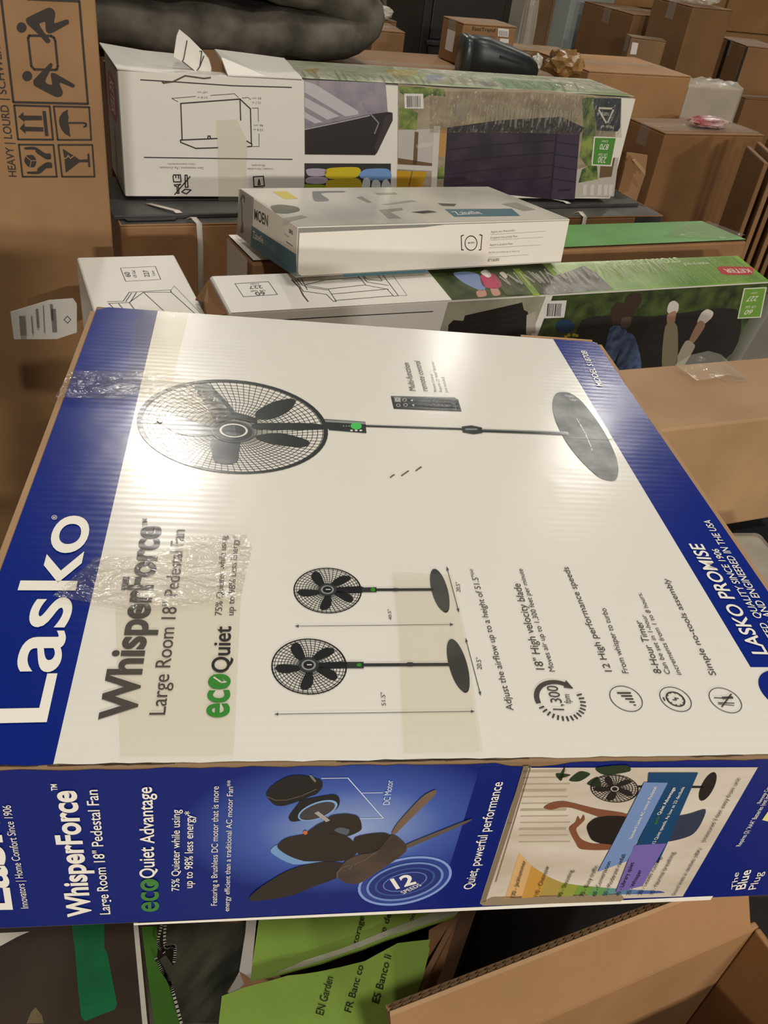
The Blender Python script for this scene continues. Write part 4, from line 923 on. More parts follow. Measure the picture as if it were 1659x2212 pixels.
a.text('60', c7((312, 832))[0], c7((240, 838))[0], c7((318, 855))[0], CLN, 3, .01); a.text('US Gal', c7((318, 818))[0], c7((210, 824))[0], c7((322, 830))[0], CLN, 3)
a.text('227', c7((292, 785))[0], c7((195, 790))[0], c7((300, 806))[0], CLN, 3, .01); a.text('Liter', c7((272, 770))[0], c7((205, 772))[0], c7((276, 780))[0], CLN, 3)
linart(BT, c7, [((545, 740), (605, 828), (778, 852), (830, 905), (852, 905)), ((590, 735), (635, 818)), ((560, 735), (600, 785), (635, 798), (785, 820)), ((625, 785), (790, 812), (852, 905)), ((785, 812), (1065, 782), (1240, 815)), ((820, 850), (1235, 812)), ((840, 898), (1275, 862)), ((1230, 812), (1280, 865), (1315, 862)), ((1015, 715), (1070, 780)), ((1045, 710), (1080, 760), (1240, 785)), ((1055, 708), (1075, 735)), ((1160, 705), (1195, 750)), ((1195, 702), (1315, 862)), ((620, 780), (770, 745), (1020, 725)), ((1080, 738), (1190, 752))], .0016, CLN, 'bench_drawing')
linart(BT, c7, [((1270, 705), (1380, 860), (1320, 862))], .0008, CLN, 'dimension_lines')
a = Art(BT, .0005); a.line(c7((520, 745), (575, 800), (605, 860), (640, 905)), .003, ink('#4a4038', **KW), 3); a.build('tear_line', 'dark tear across the white top')
a = Art(BF, .0005); u3 = BF.px(968, 652).x; u4 = BF.px(1160, 690).x; u5 = BF.px(1174, 690).x; u6 = BF.px(1646, 700).x
a.face([(.003, .003), (u3, .003), (u3, AH - .003), (.003, AH - .003)], CWH); a.build('printed_panel', 'white front print')
linart(BF, c7, [((420, 1040), (900, 1012), (1572, 976))], .002, CLN, 'ruled_line')
linart(BF, c7, [((1135, 1092), (1160, 1092))], .004, CLN, 'small_print')
a = Art(BF, .0005); a.face([(u3, .003), (u4, .003), (u4, AH - .003), (u3, AH - .003)], ramp_ink('#8d8a74', '#a8a48c', 12, 'pale_lawn_print')); 
a.poly(cb((65, 420), (90, 395), (140, 398), (148, 372), (420, 310), (432, 305), (442, 345), (460, 352), (465, 380), (455, 520), (60, 520)), ink('#26211e', **KW), 1)
a.poly(cb((455, 370), (500, 350), (500, 460), (452, 465)), ink('#b0a898', **KW), 2)
for k in range(3): a.line(cb((160, 400 + k * 26), (415, 350 + k * 30)), .0012, ink('#3a3330', **KW), 2)
a.build('bench_picture', 'printed dark garden bench')
a = Art(BF, .0005); a.face([(u4, .003), (u5, .003), (u5, AH - .003), (u4, AH - .003)], CWH, 1); a.build('white_margin')
a = Art(BF, .0005); a.face([(u5, .003), (u6, .003), (u6, AH - .003), (u5, AH - .003)], GNL); a.build('lawn_picture', 'printed dark lawn')
a = Art(BF, .0005); a.face([(u6, .003), (AL - .002, .003), (AL - .002, AH - .003), (u6, AH - .003)], CWH); a.build('white_margin')
a = Art(BF, .0005)
a.blob(cb((730, 395), (1100, 375), (1500, 340), (1480, 560), (1200, 680), (740, 680)), ink('#231f1d', **KW), 1)
for k in range(3): a.line(cb((760, 440 + k * 55), (1480, 395 + k * 50)), .0014, ink('#332d2a', **KW), 2)
a.build('bench_seat_picture')
DEN2, SHO, SKN, KHK = ramp_ink('#33456f', '#6b82ad', 40, 'denim_print'), ink('#3a2a24', **KW), ink('#a07a64', **KW), ink('#8d8268', **KW)
a = Art(BF, .0005)
a.poly(cb((875, 340), (905, 305), (940, 310), (950, 280), (985, 255), (1025, 262), (1030, 300), (990, 360), (975, 420), (930, 445), (885, 430), (878, 390)), SHO, 3)
a.blob(cb((930, 385), (975, 380), (968, 425), (925, 440)), ink('#5a4640', **KW), 4)
a.build('dark_boots_picture'); a = Art(BF, .0005)
a.blob(cb((872, 430), (955, 450), (880, 620), (840, 600)), DEN2, 4); a.blob(cb((945, 470), (995, 480), (1025, 640), (900, 660)), DEN2, 3)
a.build('jeans_picture'); a = Art(BF, .0005)
SHW = ink('#cfc6bb', **KW)
a.blob(cb((1155, 350), (1165, 310), (1190, 298), (1212, 315), (1208, 350), (1180, 375)), SHW, 3); a.blob(cb((1155, 370), (1200, 350), (1185, 430), (1158, 425)), SKN, 4); a.blob(cb((1145, 425), (1205, 425), (1200, 640), (1130, 640)), KHK, 5)
a.blob(cb((1305, 405), (1325, 360), (1355, 340), (1385, 355), (1375, 385), (1330, 420)), SHW, 3); a.blob(cb((1312, 400), (1345, 420), (1290, 505), (1262, 500)), SKN, 4); a.blob(cb((1245, 500), (1290, 515), (1285, 545), (1200, 680), (1180, 640)), ink('#b3aa96', **KW), 5)
a.build('shoes_picture', 'printed legs in khaki trousers and pale shoes'); a = Art(BF, .0005)
a.poly(cb(*Art.ell(645, 425, 48, 34)), ink('#1f3a56', **KW), 2); a.build('blue_ball_picture'); a = Art(BF, .0005)
for x, y in ((665, 470), (690, 468), (705, 472), (650, 478)): a.poly(cb(*Art.ell(x, y, 9, 8, 0, 8)), ink('#c9a81e', **KW), 2)
a.build('yellow_flowers_picture'); a = Art(BF, .0005)
a.poly(cb((548, 300), (655, 296), (642, 382), (542, 386)), ink('#dcd6d0', **KW), 2); x = 560
while x < 632:
    w_ = rb.choice((3, 4, 6)); a.poly(cb((x, 312), (x + w_, 312), (x + w_ - 6, 375), (x - 6, 375)), CLN, 3); x += w_ + rb.choice((3, 4, 5))
a.build('barcode_sticker'); a = Art(BF, .0005)
a.poly(cb((1538, 236), (1652, 230), (1622, 382), (1505, 388)), ink('#d5dcc2', **KW), 2); a.poly(cb((1543, 241), (1645, 236), (1617, 377), (1511, 383)), ink('#6f9a3a', **KW), 3); a.build('capacity_label', 'green capacity label')
a.text('60', cb((1585, 342))[0], cb((1548, 345))[0], cb((1582, 364))[0], CWH, 4, .01); a.text('US Gal', cb((1600, 322))[0], cb((1548, 325))[0], cb((1598, 334))[0], CWH, 4)
a.text('227', cb((1612, 274))[0], cb((1562, 277))[0], cb((1608, 298))[0], CWH, 4, .01); a.text('Liter', cb((1605, 255))[0], cb((1575, 257))[0], cb((1603, 265))[0], CWH, 4)
WR2 = film(.02, .012, 60, '#fdfbf6', 'stretch_wrap', (2.4, .3, 1), .2, .3, 1.8)
tape_uv(BT, [(u1 + .12, .003), (AL - .02, .003), (AL - .02, AW - .006), (u1 + .12, AW - .006)], WR2, 'stretch_wrap', .003)
sg = []
for k in range(40):
    x = 1075 + k * 9 + rf_.uniform(-3, 3); yb_ = 598 - (x - 1075) * .10; sg.append(((x, yb_ + rf_.uniform(-6, 8)), (x + rf_.uniform(14, 30), yb_ + rf_.uniform(20, 34) - 2)))
film_folds(BT, sg, .0034, .003, FOLD, .0035)
# torn brown end of the front bench carton
sheet('torn_end', [(-.002, .004, AH - .002), (-.030, .02, AH - .020), (-.026, .06, AH - .012), (-.03, AW * .8, AH - .03), (-.002, AW - .004, AH - .004)], (0, 0, -.003), kraft('#9c6f43', 'X', .0001), ba.o)['label'] = 'torn brown inner flap'
# ------------------------------------------------------------------ rear bench carton
GT, GF, GE = BBP['top'], BBP['front'], BBP['left']
a = Art(GT, .0005); ug = GT.px(900, 540).x
a.face([(.003, .002), (ug, .002), (ug, BW - .004), (.003, BW - .004)], CWH); a.build('white_top'); a = Art(GT, .0005)
a.face([(ug, .002), (BL - .004, .002), (BL - .004, BW - .004), (ug, BW - .004)], ramp_ink('#4f8a3f', '#5f9a4c', 8, 'green_lid_print', .4), 0); a.build('green_top', 'plain green printed top')
a = Art(GE, .0005); a.face([(.004, BH * .45), (BW - .03, BH * .45), (BW - .03, BH - .006), (.004, BH - .006)], CWH); a.build('white_end')
tape_px(GT, [(1480, 486), (1530, 480), (1610, 510), (1560, 518), (1430, 512)], film(.10, .003, 40, '#fdfbf6', 'stretch_wrap', (1, 1, 1), .08), 'clear_tape', .003)
# ------------------------------------------------------------------ white bench carton end on the left
a = Art(B2P['top'], .0005); a.face([(.003, .003), (CL - .003, .003), (CL - .003, CW - .003), (.003, CW - .003)], CWH); a.build('printed_top', 'white printed top')
a = Art(B2P['left'], .0005); a.face([(.003, .003), (CW - .003, .003), (CW - .003, CH - .003), (.003, CH - .003)], CWH); a.build('white_side')
linart(B2P['top'], q3, [((508, 390), (655, 383), (678, 438), (530, 446), (508, 390))], .0014, CLN, 'capacity_frame')
a = Art(B2P['top'], .0005)
a.text('60', q3((552, 427))[0], q3((545, 407))[0], q3((530, 427))[0], CLN, 3, .01); a.text('US Gal', q3((578, 430))[0], q3((568, 400))[0], q3((564, 430))[0], CLN, 3)
a.text('227', q3((632, 427))[0], q3((624, 400))[0], q3((610, 427))[0], CLN, 3, .01); a.text('Liter', q3((655, 422))[0], q3((648, 400))[0], q3((643, 422))[0], CLN, 3)
linart(B2P['top'], q3, [((452, 532), (520, 530), (545, 492), (720, 482), (722, 492), (605, 492), (545, 535), (455, 540)), ((460, 540), (480, 560)), ((500, 540), (530, 575)), ((545, 535), (575, 575)), ((605, 492), (690, 570)), ((720, 490), (820, 580)), ((555, 495), (530, 532)), ((575, 493), (552, 530))], .0018, CLN, 'bench_drawing')
linart(B2P['top'], q3, [((722, 482), (735, 465), (845, 580))], .0008, CLN, 'dimension_lines')
# ------------------------------------------------------------------ faucet box
MT, MF, ME = MP['top'], MP['front'], MP['left']
MK = dict(rough=.2, axis='X', flute=0.0, big=.0006)
MWH, MDK, MTL, MGY = ink('#f2ebdd', **MK), ink('#3d3d3a', **MK), ink('#4d7482', **MK), ink('#a8a69c', **MK)
m7 = c7
a = Art(MT, .0005); a.face([(.002, .001), (ML - .002, .001), (ML - .002, MW - .002), (.002, MW - .002)], ramp_ink('#a9a89c', '#d6d0c2', 3.2, 'faucet_top_print', .16)); a.build('printed_top', 'glossy grey and white printed top')
for nm, h_, p_ in (('yellow_sticker', '#cdbb1e', ((375, 85), (480, 82), (568, 138), (470, 142))), ('plant_picture', '#4f5446', ((360, 195), (440, 182), (560, 200), (575, 230), (480, 250), (400, 240))), ('shelf_picture', '#8d8a7d', ((450, 285), (590, 262), (640, 275), (500, 310))),
                   ('spout_picture', '#7d7d78', ((672, 90), (700, 82), (900, 80), (905, 90), (740, 98), (800, 150), (690, 155))), ('tap_picture', '#8d8c84', ((1000, 128), (1040, 120), (1120, 165), (1090, 168))), ('tap_picture', '#9a988e', ((1140, 95), (1290, 92), (1310, 105), (1160, 108))), ('tap_picture', '#9a988e', ((1190, 180), (1410, 148), (1450, 158), (1230, 185))), ('tap_picture', '#85847c', ((1170, 222), (1340, 206), (1350, 222), (1250, 236), (1340, 285), (1240, 285))), ('tap_picture', '#6d6c66', ((1410, 238), (1570, 228), (1600, 240), (1500, 250)))):
    a = Art(MT, .0005); (a.blob if 'plant' in nm or 'spout' in nm else a.poly)(m7(*p_), ink(h_, **MK), 2); a.build(nm)
a = Art(MT, .0005); a.poly(c4((310, 140), (590, 138), (625, 168), (350, 172)), MTL, 2); a.build('teal_strip'); a = Art(MT, .0005)
a.text('Zabelle', c4((365, 164))[0], c4((470, 160))[0], c4((352, 150))[0], MWH, 3); 
for p_ in (((280, 115), (360, 118), (350, 128), (300, 126)), ((170, 152), (240, 145), (275, 150), (215, 158))): a = Art(MT, .0005); a.poly(c4(*p_), ink('#55544f', **MK), 2); a.build('tap_picture')
a = Art(MT, .0005); a.poly(c4((545, 118), (610, 112), (690, 142), (640, 148)), ink('#9a988e', **MK), 2); a.build('tap_picture')
a = Art(MF, .0005); v1 = MF.px(700, 502).y
hf = MH - .012
a.face([(.001, .002), (ML - .002, .002), (ML - .002, MH - .002), (.001, MH - .002)], ink('#8d8b84', **MK)); a.build('glossy_edge', 'grey printed upper rim'); a = Art(MF, .0005)
pts = [(.004, .012), (.006, .006), (.012, .003), (ML - .002, .003), (ML - .002, MH - .003), (ML * .5, MH - .0035), (ML * .42, MH - .0075), (.004, MH - .0105)]
a.face(pts, MWH, 1); a.build('tuck_panel', 'plain white tuck panel')
a = Art(MF, .0005); a.poly(c7((905, 700), (1525, 665), (1525, 685), (905, 720)), MTL, 2); a.build('teal_edge')
for l_ in (((388, 247), (378, 250), (380, 308), (388, 308)), ((455, 245), (465, 248), (460, 308), (452, 308))): linart(MF, c4, [l_], .0022, MDK, 'bracket_mark')
a = Art(MF, .0005); a.line(c4(*Art.ell(419, 280, 25, 30, 0, 24)), .002, MDK, 2, True); a.build('round_emblem'); a.text('MOEN', c4((406, 283))[0], c4((433, 281))[0], c4((406, 276))[0], MDK, 3, .01)
a = Art(MF, .0005)
for t_, p0, p1, tp_ in (('Register your Moen product', (502, 238), (602, 230), (502, 229)), ('Enregistrez votre produit Moen', (500, 262), (612, 255), (500, 253)), ('Registre su producto Moen', (497, 292), (592, 286), (497, 283)), ('See how our products go to moen.com', (492, 322), (622, 316), (492, 315)), ('87126SRS', (488, 357), (536, 354), (488, 346)), ('Lorem', (0, 0), (1, 0), (0, -1))):
    if t_ != 'Lorem': a.text(t_, c4(p0)[0], c4(p1)[0], c4(tp_)[0], MDK if t_ == '87126SRS' else ink('#57544c', **MK), 2, .012 if t_ == '87126SRS' else 0)
for p0, p1 in (((500, 245), (730, 230)), ((498, 268), (720, 255)), ((495, 300), (710, 287)), ((490, 340), (658, 328))): linart(MF, c4, [(p0, p1)], .0007, ink('#9a968a', **MK), 'fine_print_line')
a = Art(ME, .0005); a.face([(.001, .001), (MW - .001, .001), (MW - .001, MH - .001), (.001, MH - .001)], MWH); a.build('printed_end'); a = Art(ME, .0005)
a.poly(c7((135, 62), (238, 130), (222, 490), (108, 400)), MGY, 1); a.build('faucet_photo_strip'); a = Art(ME, .0005)
a.line(c7((150, 380), (150, 200), (142, 140), (155, 112), (170, 130), (168, 160)), .006, ink('#6d6c66', **MK), 2); a.poly(c7((135, 385), (150, 395), (165, 385), (160, 310), (148, 310)), ink('#6d6c66', **MK), 2); a.build('faucet_picture')
a = Art(ME, .0005); a.poly(c7((222, 335), (555, 552), (556, 720), (430, 640), (215, 490)), MTL, 2); a.build('teal_band', 'teal band')
a.text('MOEN', c7((242, 288))[0], c7((345, 342))[0], c7((244, 212))[0], MDK, 3, .02)
a.text('Zabelle', c7((232, 425))[0], c7((310, 472))[0], c7((234, 375))[0], MWH, 4, .01); a.text('87126SRS', c7((318, 478))[0], c7((402, 545))[0], c7((320, 440))[0], ink('#8fb0b8', **MK), 4)
a.text('SRS', c7((502, 388))[0], c7((530, 405))[0], c7((503, 362))[0], MDK, 4, .02); a.text('Chrome', c7((465, 402))[0], c7((502, 425))[0], c7((466, 390))[0], MDK, 4)
linart(ME, c7, [((250, 475), (520, 660))], .0009, ink('#a9c0c4', **MK), 'fine_print_line'); linart(ME, c7, [((480, 455), (528, 490))], .0014, MDK, 'fine_print_line')
# ------------------------------------------------------------------ behind the storage box
def put(name, label, ftl, ftr, Y, fb, W, col=KR, yaw=None, **k):
    pos, yw, L, H = fitc(ftl, ftr, Y, fb, yaw)
    return carton(name, label, pos, yw, L, W, H, col, **k)
cb_, sb_ = math.cos(math.radians(26)), math.sin(math.radians(26))
lc = carton('long_carton', 'long brown carton under the folded grey rug', (-.733 - .285 * sb_, 2.071 + .285 * cb_, 0), 26, 1.42, .42, 1.05, '#a5784a', tape=True)
LT = lc.pan['top']
# folded grey rug
rug = Thing('folded_rug', 'thick grey velvety rug folded over on a brown carton', 'rug', lc.M @ Vector((0, .02, 1.052)), 26)
def rug_mesh():
    P0 = Panel(rug, (0, .17, 0), (1, 0, 0), (0, 0, 1))
    end = P0.px(800, 80); xe = end.x - .07
    t = .062; path = []
    lowz, upz = .075, .215
    for k in range(16): path.append((-.05 + (xe - .10) * k / 15, lowz + .006 * math.sin(k)))
    for k in range(1, 10):
        a_ = -math.pi / 2 + math.pi * k / 10; path.append((xe - .085 + .085 * math.cos(a_), (lowz + upz - .05) / 2 + .045 * math.sin(a_) + .01))
    for k in range(16): f = k / 15; path.append((xe - .10 - (xe - .05) * f, lowz + .11 + .05 * min(1, f * 2.2) + .006 * math.sin(k * 1.7)))
    n = 22; V = []; Fc = []
    for k, (x, z) in enumerate(path):
        x0, z0 = path[max(0, k - 1)]; x1, z1_ = path[min(len(path) - 1, k + 1)]
        d = Vector((x1 - x0, 0, z1_ - z0)).normalized(); nn = Vector((-d.z, 0, d.x))
        for q_ in range(n):
            a_ = 2 * math.pi * q_ / n; c, s_ = math.cos(a_), math.sin(a_)
            yy = .17 + .19 * math.copysign(abs(c) ** .55, c); tt_ = t * math.copysign(abs(s_) ** .7, s_)
            p_ = Vector((x, yy, z)) + nn * tt_
            V.append(p_ + Vector((0, .012, .010)) * noise.noise(p_ * 7) + nn * .008 * noise.noise(p_ * 18))
    for k in range(len(path) - 1):
        for q_ in range(n): Fc.append((k * n + q_, k * n + (q_ + 1) % n, (k + 1) * n + (q_ + 1) % n, (k + 1) * n + q_))
    Fc.append(tuple(range(n))[::-1]); Fc.append(tuple(range((len(path) - 1) * n, len(path) * n)))
    zmin = min(v.z for v in V); V = [v - Vector((0, 0, zmin)) for v in V]
    return V, Fc
V, Fc = rug_mesh()
velvet = plain('#57524a', .95, spec=.1, name='grey_velvet', noise_s=11, noise_v=.55, bump=.008)
mesh_obj('rug_pile', V, Fc, velvet, parent=rug.o, smooth=True)
# small cartons right of the rug
vb = put('parcel_carton', 'small brown carton with upside-down black lettering beside the rug end', (806, 64), (876, 70), 3.5, 0, .2, '#a5784a')
a = Art(vb.pan['front'], .0008)
a.text('VIDAMAN', (862, 124), (798, 120), (863, 131), ink('#2c2117', .6), 1, .02)
# boxes on the floor further back
bkb = put('parcel_carton', 'brown carton with white papers on top behind the lettered small carton', (806, 44), (858, 47), 3.8, 0, .06, '#9a6d41')
def crumple(name, label, cat, pos, size, mt, seed=0, sub=3, amp=.35, fr=2.2, group=None, yaw=0):
    bm = bmesh.new(); bmesh.ops.create_icosphere(bm, subdivisions=sub, radius=1)
    for v in bm.verts:
        n1 = noise.noise(v.co * fr + Vector((seed * 7.3, 0, 0))); n2 = abs(noise.noise(v.co * fr * 2.3 + Vector((0, seed * 3.1, 0))))
        f = 1 + amp * n1 + amp * .6 * (n2 - .3); v.co = Vector((v.co.x * f * size[0], v.co.y * f * size[1], v.co.z * f * size[2]))
    zm = min(v.co.z for v in bm.verts)
    cut = zm + .12 * size[2]
    for v in bm.verts: v.co.z = max(v.co.z, cut) - cut
    o = bm_obj(name, bm, mt); o.location = pos; o.rotation_euler.z = math.radians(yaw)
    tag(o, label, cat, group); return o
KP = kraft('#9c7040', 'X', .0002)
pp = bkb.M @ Vector((.05, .03, bkb.H + .001))
crumple('paper_bundle', 'small heap of white papers on a far brown carton', 'papers', pp, (.045, .025, .025), plain('#b9b2a4', .6, name='paper', noise_s=20), 3)
st = put('shelf_carton', 'far dark brown carton under two grey cushions left of the black cabinet', (790, 44), (868, 48), 4.9, 0, .3, '#6f5538', tape=False, yaw=26)
for k, lab in enumerate(('grey fabric cushion at the top edge left of the black cabinet', 'rounded taupe cushion touching the black cabinet at the top edge')):
    crumple('cushion', lab, 'cushion', st.M @ Vector((.05 + k * .125, .15, st.H + .001)), (.055, .1, .07), plain(('#57544d', '#6e675c')[k], .8, name='soft_fabric', noise_s=8), 10 + k, amp=.15)
# black cabinet
pos, yw, L, H = fitc((926, -70), (1134, -40), 3.75, 0)
cabn = Thing('black_cabinet', 'tall black cabinet with panelled front behind the small brown carton', 'cabinet', pos, 24)
BLKM, BLK2, DBR = plain('#141412', .45, name='black_laminate'), plain('#1b1b19', .4, name='black_panel'), plain('#2a211a', .55, name='dark_side')
slab('carcass', (0, 0, 0), (L, .42, H), [DBR], cabn.o, .004)
slab('front_frame', (0, -.012, 0), (L, 0, H), BLKM, cabn.o, .003)
zc = over(pos, 930, 92)
slab('door', (.03, -.022, .05), (L - .03, -.012, zc - .012), BLK2, cabn.o, .005)
slab('door', (.03, -.022, zc + .012), (L - .03, -.012, H - .25), BLK2, cabn.o, .005)
slab('drawer', (.03, -.022, H - .23), (L - .03, -.012, H - .03), BLK2, cabn.o, .005)
slab('moulding', (.02, -.028, zc - .008), (L - .02, -.012, zc + .008), plain('#2c2c29', .35, name='black_trim'), cabn.o, .003)
# labelled small carton and black plastic part
et = put('labelled_carton', 'small brown carton with two white stickers in front of the black cabinet', (1002, 50), (1117, 58), 3.02, 1.052, .13, '#a87a4b', seam='x')
EF = et.pan['front']; e1 = Zf(780, 0, 3.77)
a = Art(EF, .0008); KI2 = ink('#3a2b1c', .6)
a.text('EastTrend', e1((900, 245))[0], e1((1090, 262))[0], e1((903, 215))[0], KI2, 1, .01); a.text('Compact chair', e1((895, 290))[0], e1((1095, 305))[0], e1((896, 278))[0], KI2, 1); a.text('Item: 1pc', e1((893, 313))[0], e1((1000, 318))[0], e1((894, 300))[0], KI2, 1)
STK = ink('#d8d3cb', .4)
for p_, nm in (((( 1115, 228), (1203, 238), (1198, 303), (1112, 294)), 'barcode_sticker'), (((1130, 312), (1202, 318), (1200, 352), (1128, 346)), 'small_sticker')):
    a = Art(EF, .0008); a.poly(e1(*p_), STK, 1); a.build(nm)
a = Art(EF, .0008)
for k in range(9): a.line(e1((1125 + k * 8, 248 + k), (1123 + k * 8, 288 + k)), .0016, ink('#6f6a64', .4), 2)
a.build('barcode'); linart(EF, e1, [((985, 355), (965, 410))], .005, KI2, 'screw_drawing', .0008); linart(EF, e1, [((1010, 430), (1030, 385), (1090, 380), (1120, 410), (1110, 470))], .0016, KI2, 'chair_drawing', .0008)
a = Art(et.pan['left'], .0008); a.face([(.04, .03), (.09, .03), (.09, et.H - .03), (.04, et.H - .03)], STK, 1); a.build('shipping_sticker')
bp_ = Thing('black_plastic_part', 'curved black plastic moulding lying in front of the small stickered carton', 'plastic part', on_y(1030, 158, 2.86), 14)
bp_.o.location.z = 1.052
def loft(name, secs, mt, parent, n=18, sup=.6):
    V = []; Fc = []
    for (x, yc, zc_, hy, hz) in secs:
        for q_ in range(n):
            a_ = 2 * math.pi * q_ / n; c, s_ = math.cos(a_), math.sin(a_)
            V.append((x, yc + hy * math.copysign(abs(c) ** sup, c), zc_ + hz * math.copysign(abs(s_) ** sup, s_)))
    m_ = len(secs)
    for k in range(m_ - 1):
        for q_ in range(n): Fc.append((k * n + q_, k * n + (q_ + 1) % n, (k + 1) * n + (q_ + 1) % n, (k + 1) * n + q_))
    Fc.append(tuple(range(n))[::-1]); Fc.append(tuple(range((m_ - 1) * n, m_ * n)))
    o = mesh_obj(name, V, Fc, mt, parent=parent, smooth=True); return o
PL = plain('#1d2120', .38, name='black_plastic', noise_s=40, noise_v=.1)
loft('shell', [(-.03, .05, .05, .03, .05), (-.02, .05, .052, .05, .052), (.03, .05, .052, .055, .052), (.10, .05, .044, .055, .044), (.16, .05, .036, .05, .036), (.19, .05, .026, .04, .026), (.2, .05, .02, .02, .018)], PL, bp_.o)
loft('collar', [(-.05, .05, .045, .036, .045), (-.045, .05, .052, .052, .052), (-.028, .05, .053, .054, .053), (-.02, .05, .05, .05, .05)], plain('#2c3230', .3, name='plastic_collar'), bp_.o)
sheet('slot', [(.06, -.008, .066), (.14, -.004, .05), (.14, -.004, .044), (.06, -.008, .058)], (0, .003, 0), plain('#060606', .6, name='slot'), bp_.o)
# ------------------------------------------------------------------ far background
pl = on_y(1228, 60, 4.7)
col = slab('wall_pillar', (-.14, -.14, 0), (.14, .14, 3.2), plain('#8f938f', .7, name='grey_paint', noise_s=5, noise_v=.06), bev=.004)
col.location = (pl.x, pl.y + .1, 0); col.rotation_euler.z = math.radians(38); col['kind'] = 'structure'
def post(label, x, y, Y, w_, h_, colr, lean=0):
    p_ = on_y(x, y, Y); th = Thing('upright_board', label, 'board', (p_.x, p_.y, 0), 20, lean)
    slab('board', (0, 0, 0), (w_, .04, h_), kraft(colr, 'Z'), th.o, .003); slab('edge_strip', (w_ - .012, -.004, .02), (w_, 0, h_ - .02), kraft('#8a6236', 'Z'), th.o, .001)
post('narrow brown board standing right beside the black cabinet', 1134, 60, 4.3, .05, 1.9, '#6e5030')
post('wide brown board standing against the grey pillar', 1152, 60, 4.45, .08, 1.9, '#7a5a36')
crumple('film_bundle', 'bundle of clear plastic film between the black cabinet and the boards', 'plastic film', (lambda p_: (p_.x, p_.y, 0))(on_y(1140, 60, 4.05)), (.035, .04, .72), film(.25, .004, 20, '#fdfbf6', 'bundled_film'), 5, amp=.25, fr=3)
put('flat_carton', 'long tan carton lying low in front of the grey pillar', (1118, 106), (1240, 117), 3.5, 0, .14, '#b08a5e')
cl = lc.M @ Vector((1.28, .10, 1.052))
crumple('kraft_parcel', 'crumpled tan kraft parcel with shiny tape behind the storage box end', 'parcel', on_y(1216, 150, 3.02) * 1, (.06, .05, .042), plain('#8d6a3e', .28, name='taped_kraft', noise_s=14, noise_v=.4, bump=.004), 21, amp=.4)
bpy.data.objects['kraft_parcel'].location.z = 1.052
w1 = crumple('paper_scrap', 'crumpled white paper scrap beside the black plastic moulding', 'paper', on_y(1156, 152, 3.05), (.016, .02, .028), plain('#c9c2b4', .5, name='paper', noise_s=20), 8, amp=.5); w1.location.z = 1.052
# right hand side stack
gc_ = put('tall_brown_carton', 'brown carton marked with one black letter behind the storage box end', (1273, 153), (1494, 165), 3.15, 0, .32, '#bf8b54')
a = Art(gc_.pan['front'], .001); a.text('G', (1382, 266), (1360, 264), (1381, 285), KI2, 1, .02)
br = put('big_brown_carton', 'big dented brown carton at the right edge with shiny taped top', (1438, 288), (1652, 292), 2.95, 0, .2, '#9a6b3c', tape=True)
rp = br.pan['top'].px(1525, 276)
crumple('red_plastic_scrap', 'crumpled red and white plastic scrap on the big dented carton', 'plastic film', br.M @ Vector((rp.x, rp.y, br.H + .004)), (.07, .035, .016), ramp_ink('#8f1f2b', '#d9cfc6', 16, 'red_white_plastic', .25, (1, .3, 1)), 4, amp=.5, yaw=26)
tape_uv(br.pan['top'], [(.0, .02), (br.L, .02), (br.L, .18), (0, .18)], film(.12, .004, 22, '#fdfbf6', 'stretch_wrap', (1, 1, 1), .08), 'stretch_wrap', .003)
fo = on_y(1338, 430, 2.86)
fc = Thing('folded_cardboard', 'crooked brown cardboard flaps wedged between the storage box end and the big dented carton', 'cardboard', (fo.x, fo.y, 0), 26)
FCP = Panel(fc, (0, 0, 0), (1, 0, 0), (0, 0, 1)); FCB = Panel(fc, (0, .04, 0), (1, 0, 0), (0, 0, 1))
k3 = Zf(1200, 200, 3.614)
def tofloor(P_, pts, z_=0): v = [P_.px(*p_) for p_ in pts]; return [P_.at(*q_) for q_ in v] + [P_.at(v[-1].x, z_), P_.at(v[0].x, z_)]
sheet('flap', tofloor(FCP, k3((512, 690), (545, 560), (585, 495), (610, 520), (620, 600), (590, 700)), .788), (0, .006, 0), kraft('#a0713f', 'Z'), fc.o)
sheet('flap', tofloor(FCB, k3((560, 470), (600, 472), (720, 490), (700, 640), (640, 820))), (0, .006, 0), kraft('#b98a58', 'Z'), fc.o)
sheet('fold', [FCP.at(*FCP.px(*p_), .004) for p_ in k3((588, 520), (612, 515), (690, 600), (688, 645))], (0, -.004, 0), kraft('#cfa26c', 'Z'), fc.o)
gp = Thing('wrapped_box', 'pale box in cloudy plastic wrap standing behind the big dented carton', 'box', (0, 0, 0), 0)
pos, yw, L, H = fitc((1489, 186), (1598, 192), 3.62, 0); gp.M = Matrix.Translation(pos) @ Matrix.Rotation(math.radians(24), 4, 'Z'); gp.o.matrix_world = gp.M
slab('body', (0, 0, 0), (L, .13, H), plain('#a08c70', .5, name='pale_board', noise_s=10), gp.o, .006)
bm = bmesh.new(); add_box(bm, (-.006, -.006, .02), (L + .006, .136, H + .006), .01); bmesh.ops.subdivide_edges(bm, edges=bm.edges[:], cuts=6, use_grid_fill=True)
for v in bm.verts:
    if v.co.z > H - .01: v.co.z += .02 * abs(noise.noise(v.co * 40))
    v.co += Vector((1, 1, .5)) * .004 * noise.noise(v.co * 30)
bm_obj('plastic_wrap', bm, film(.30, .004, 40, '#fdfbf6', 'cloudy_wrap', (1, 1, 1), .15), gp.o)
c1_ = put('open_carton', 'brown carton with open side left of the tall wrapped carton', (1370, 31), (1468, 39), 4.25, 0, .35, '#8f6437')
c2b = put('stickered_carton', 'small brown carton with a white label in front of the open-sided carton', (1364, 79), (1440, 89), 4.0, 0, .08, '#9a7246')
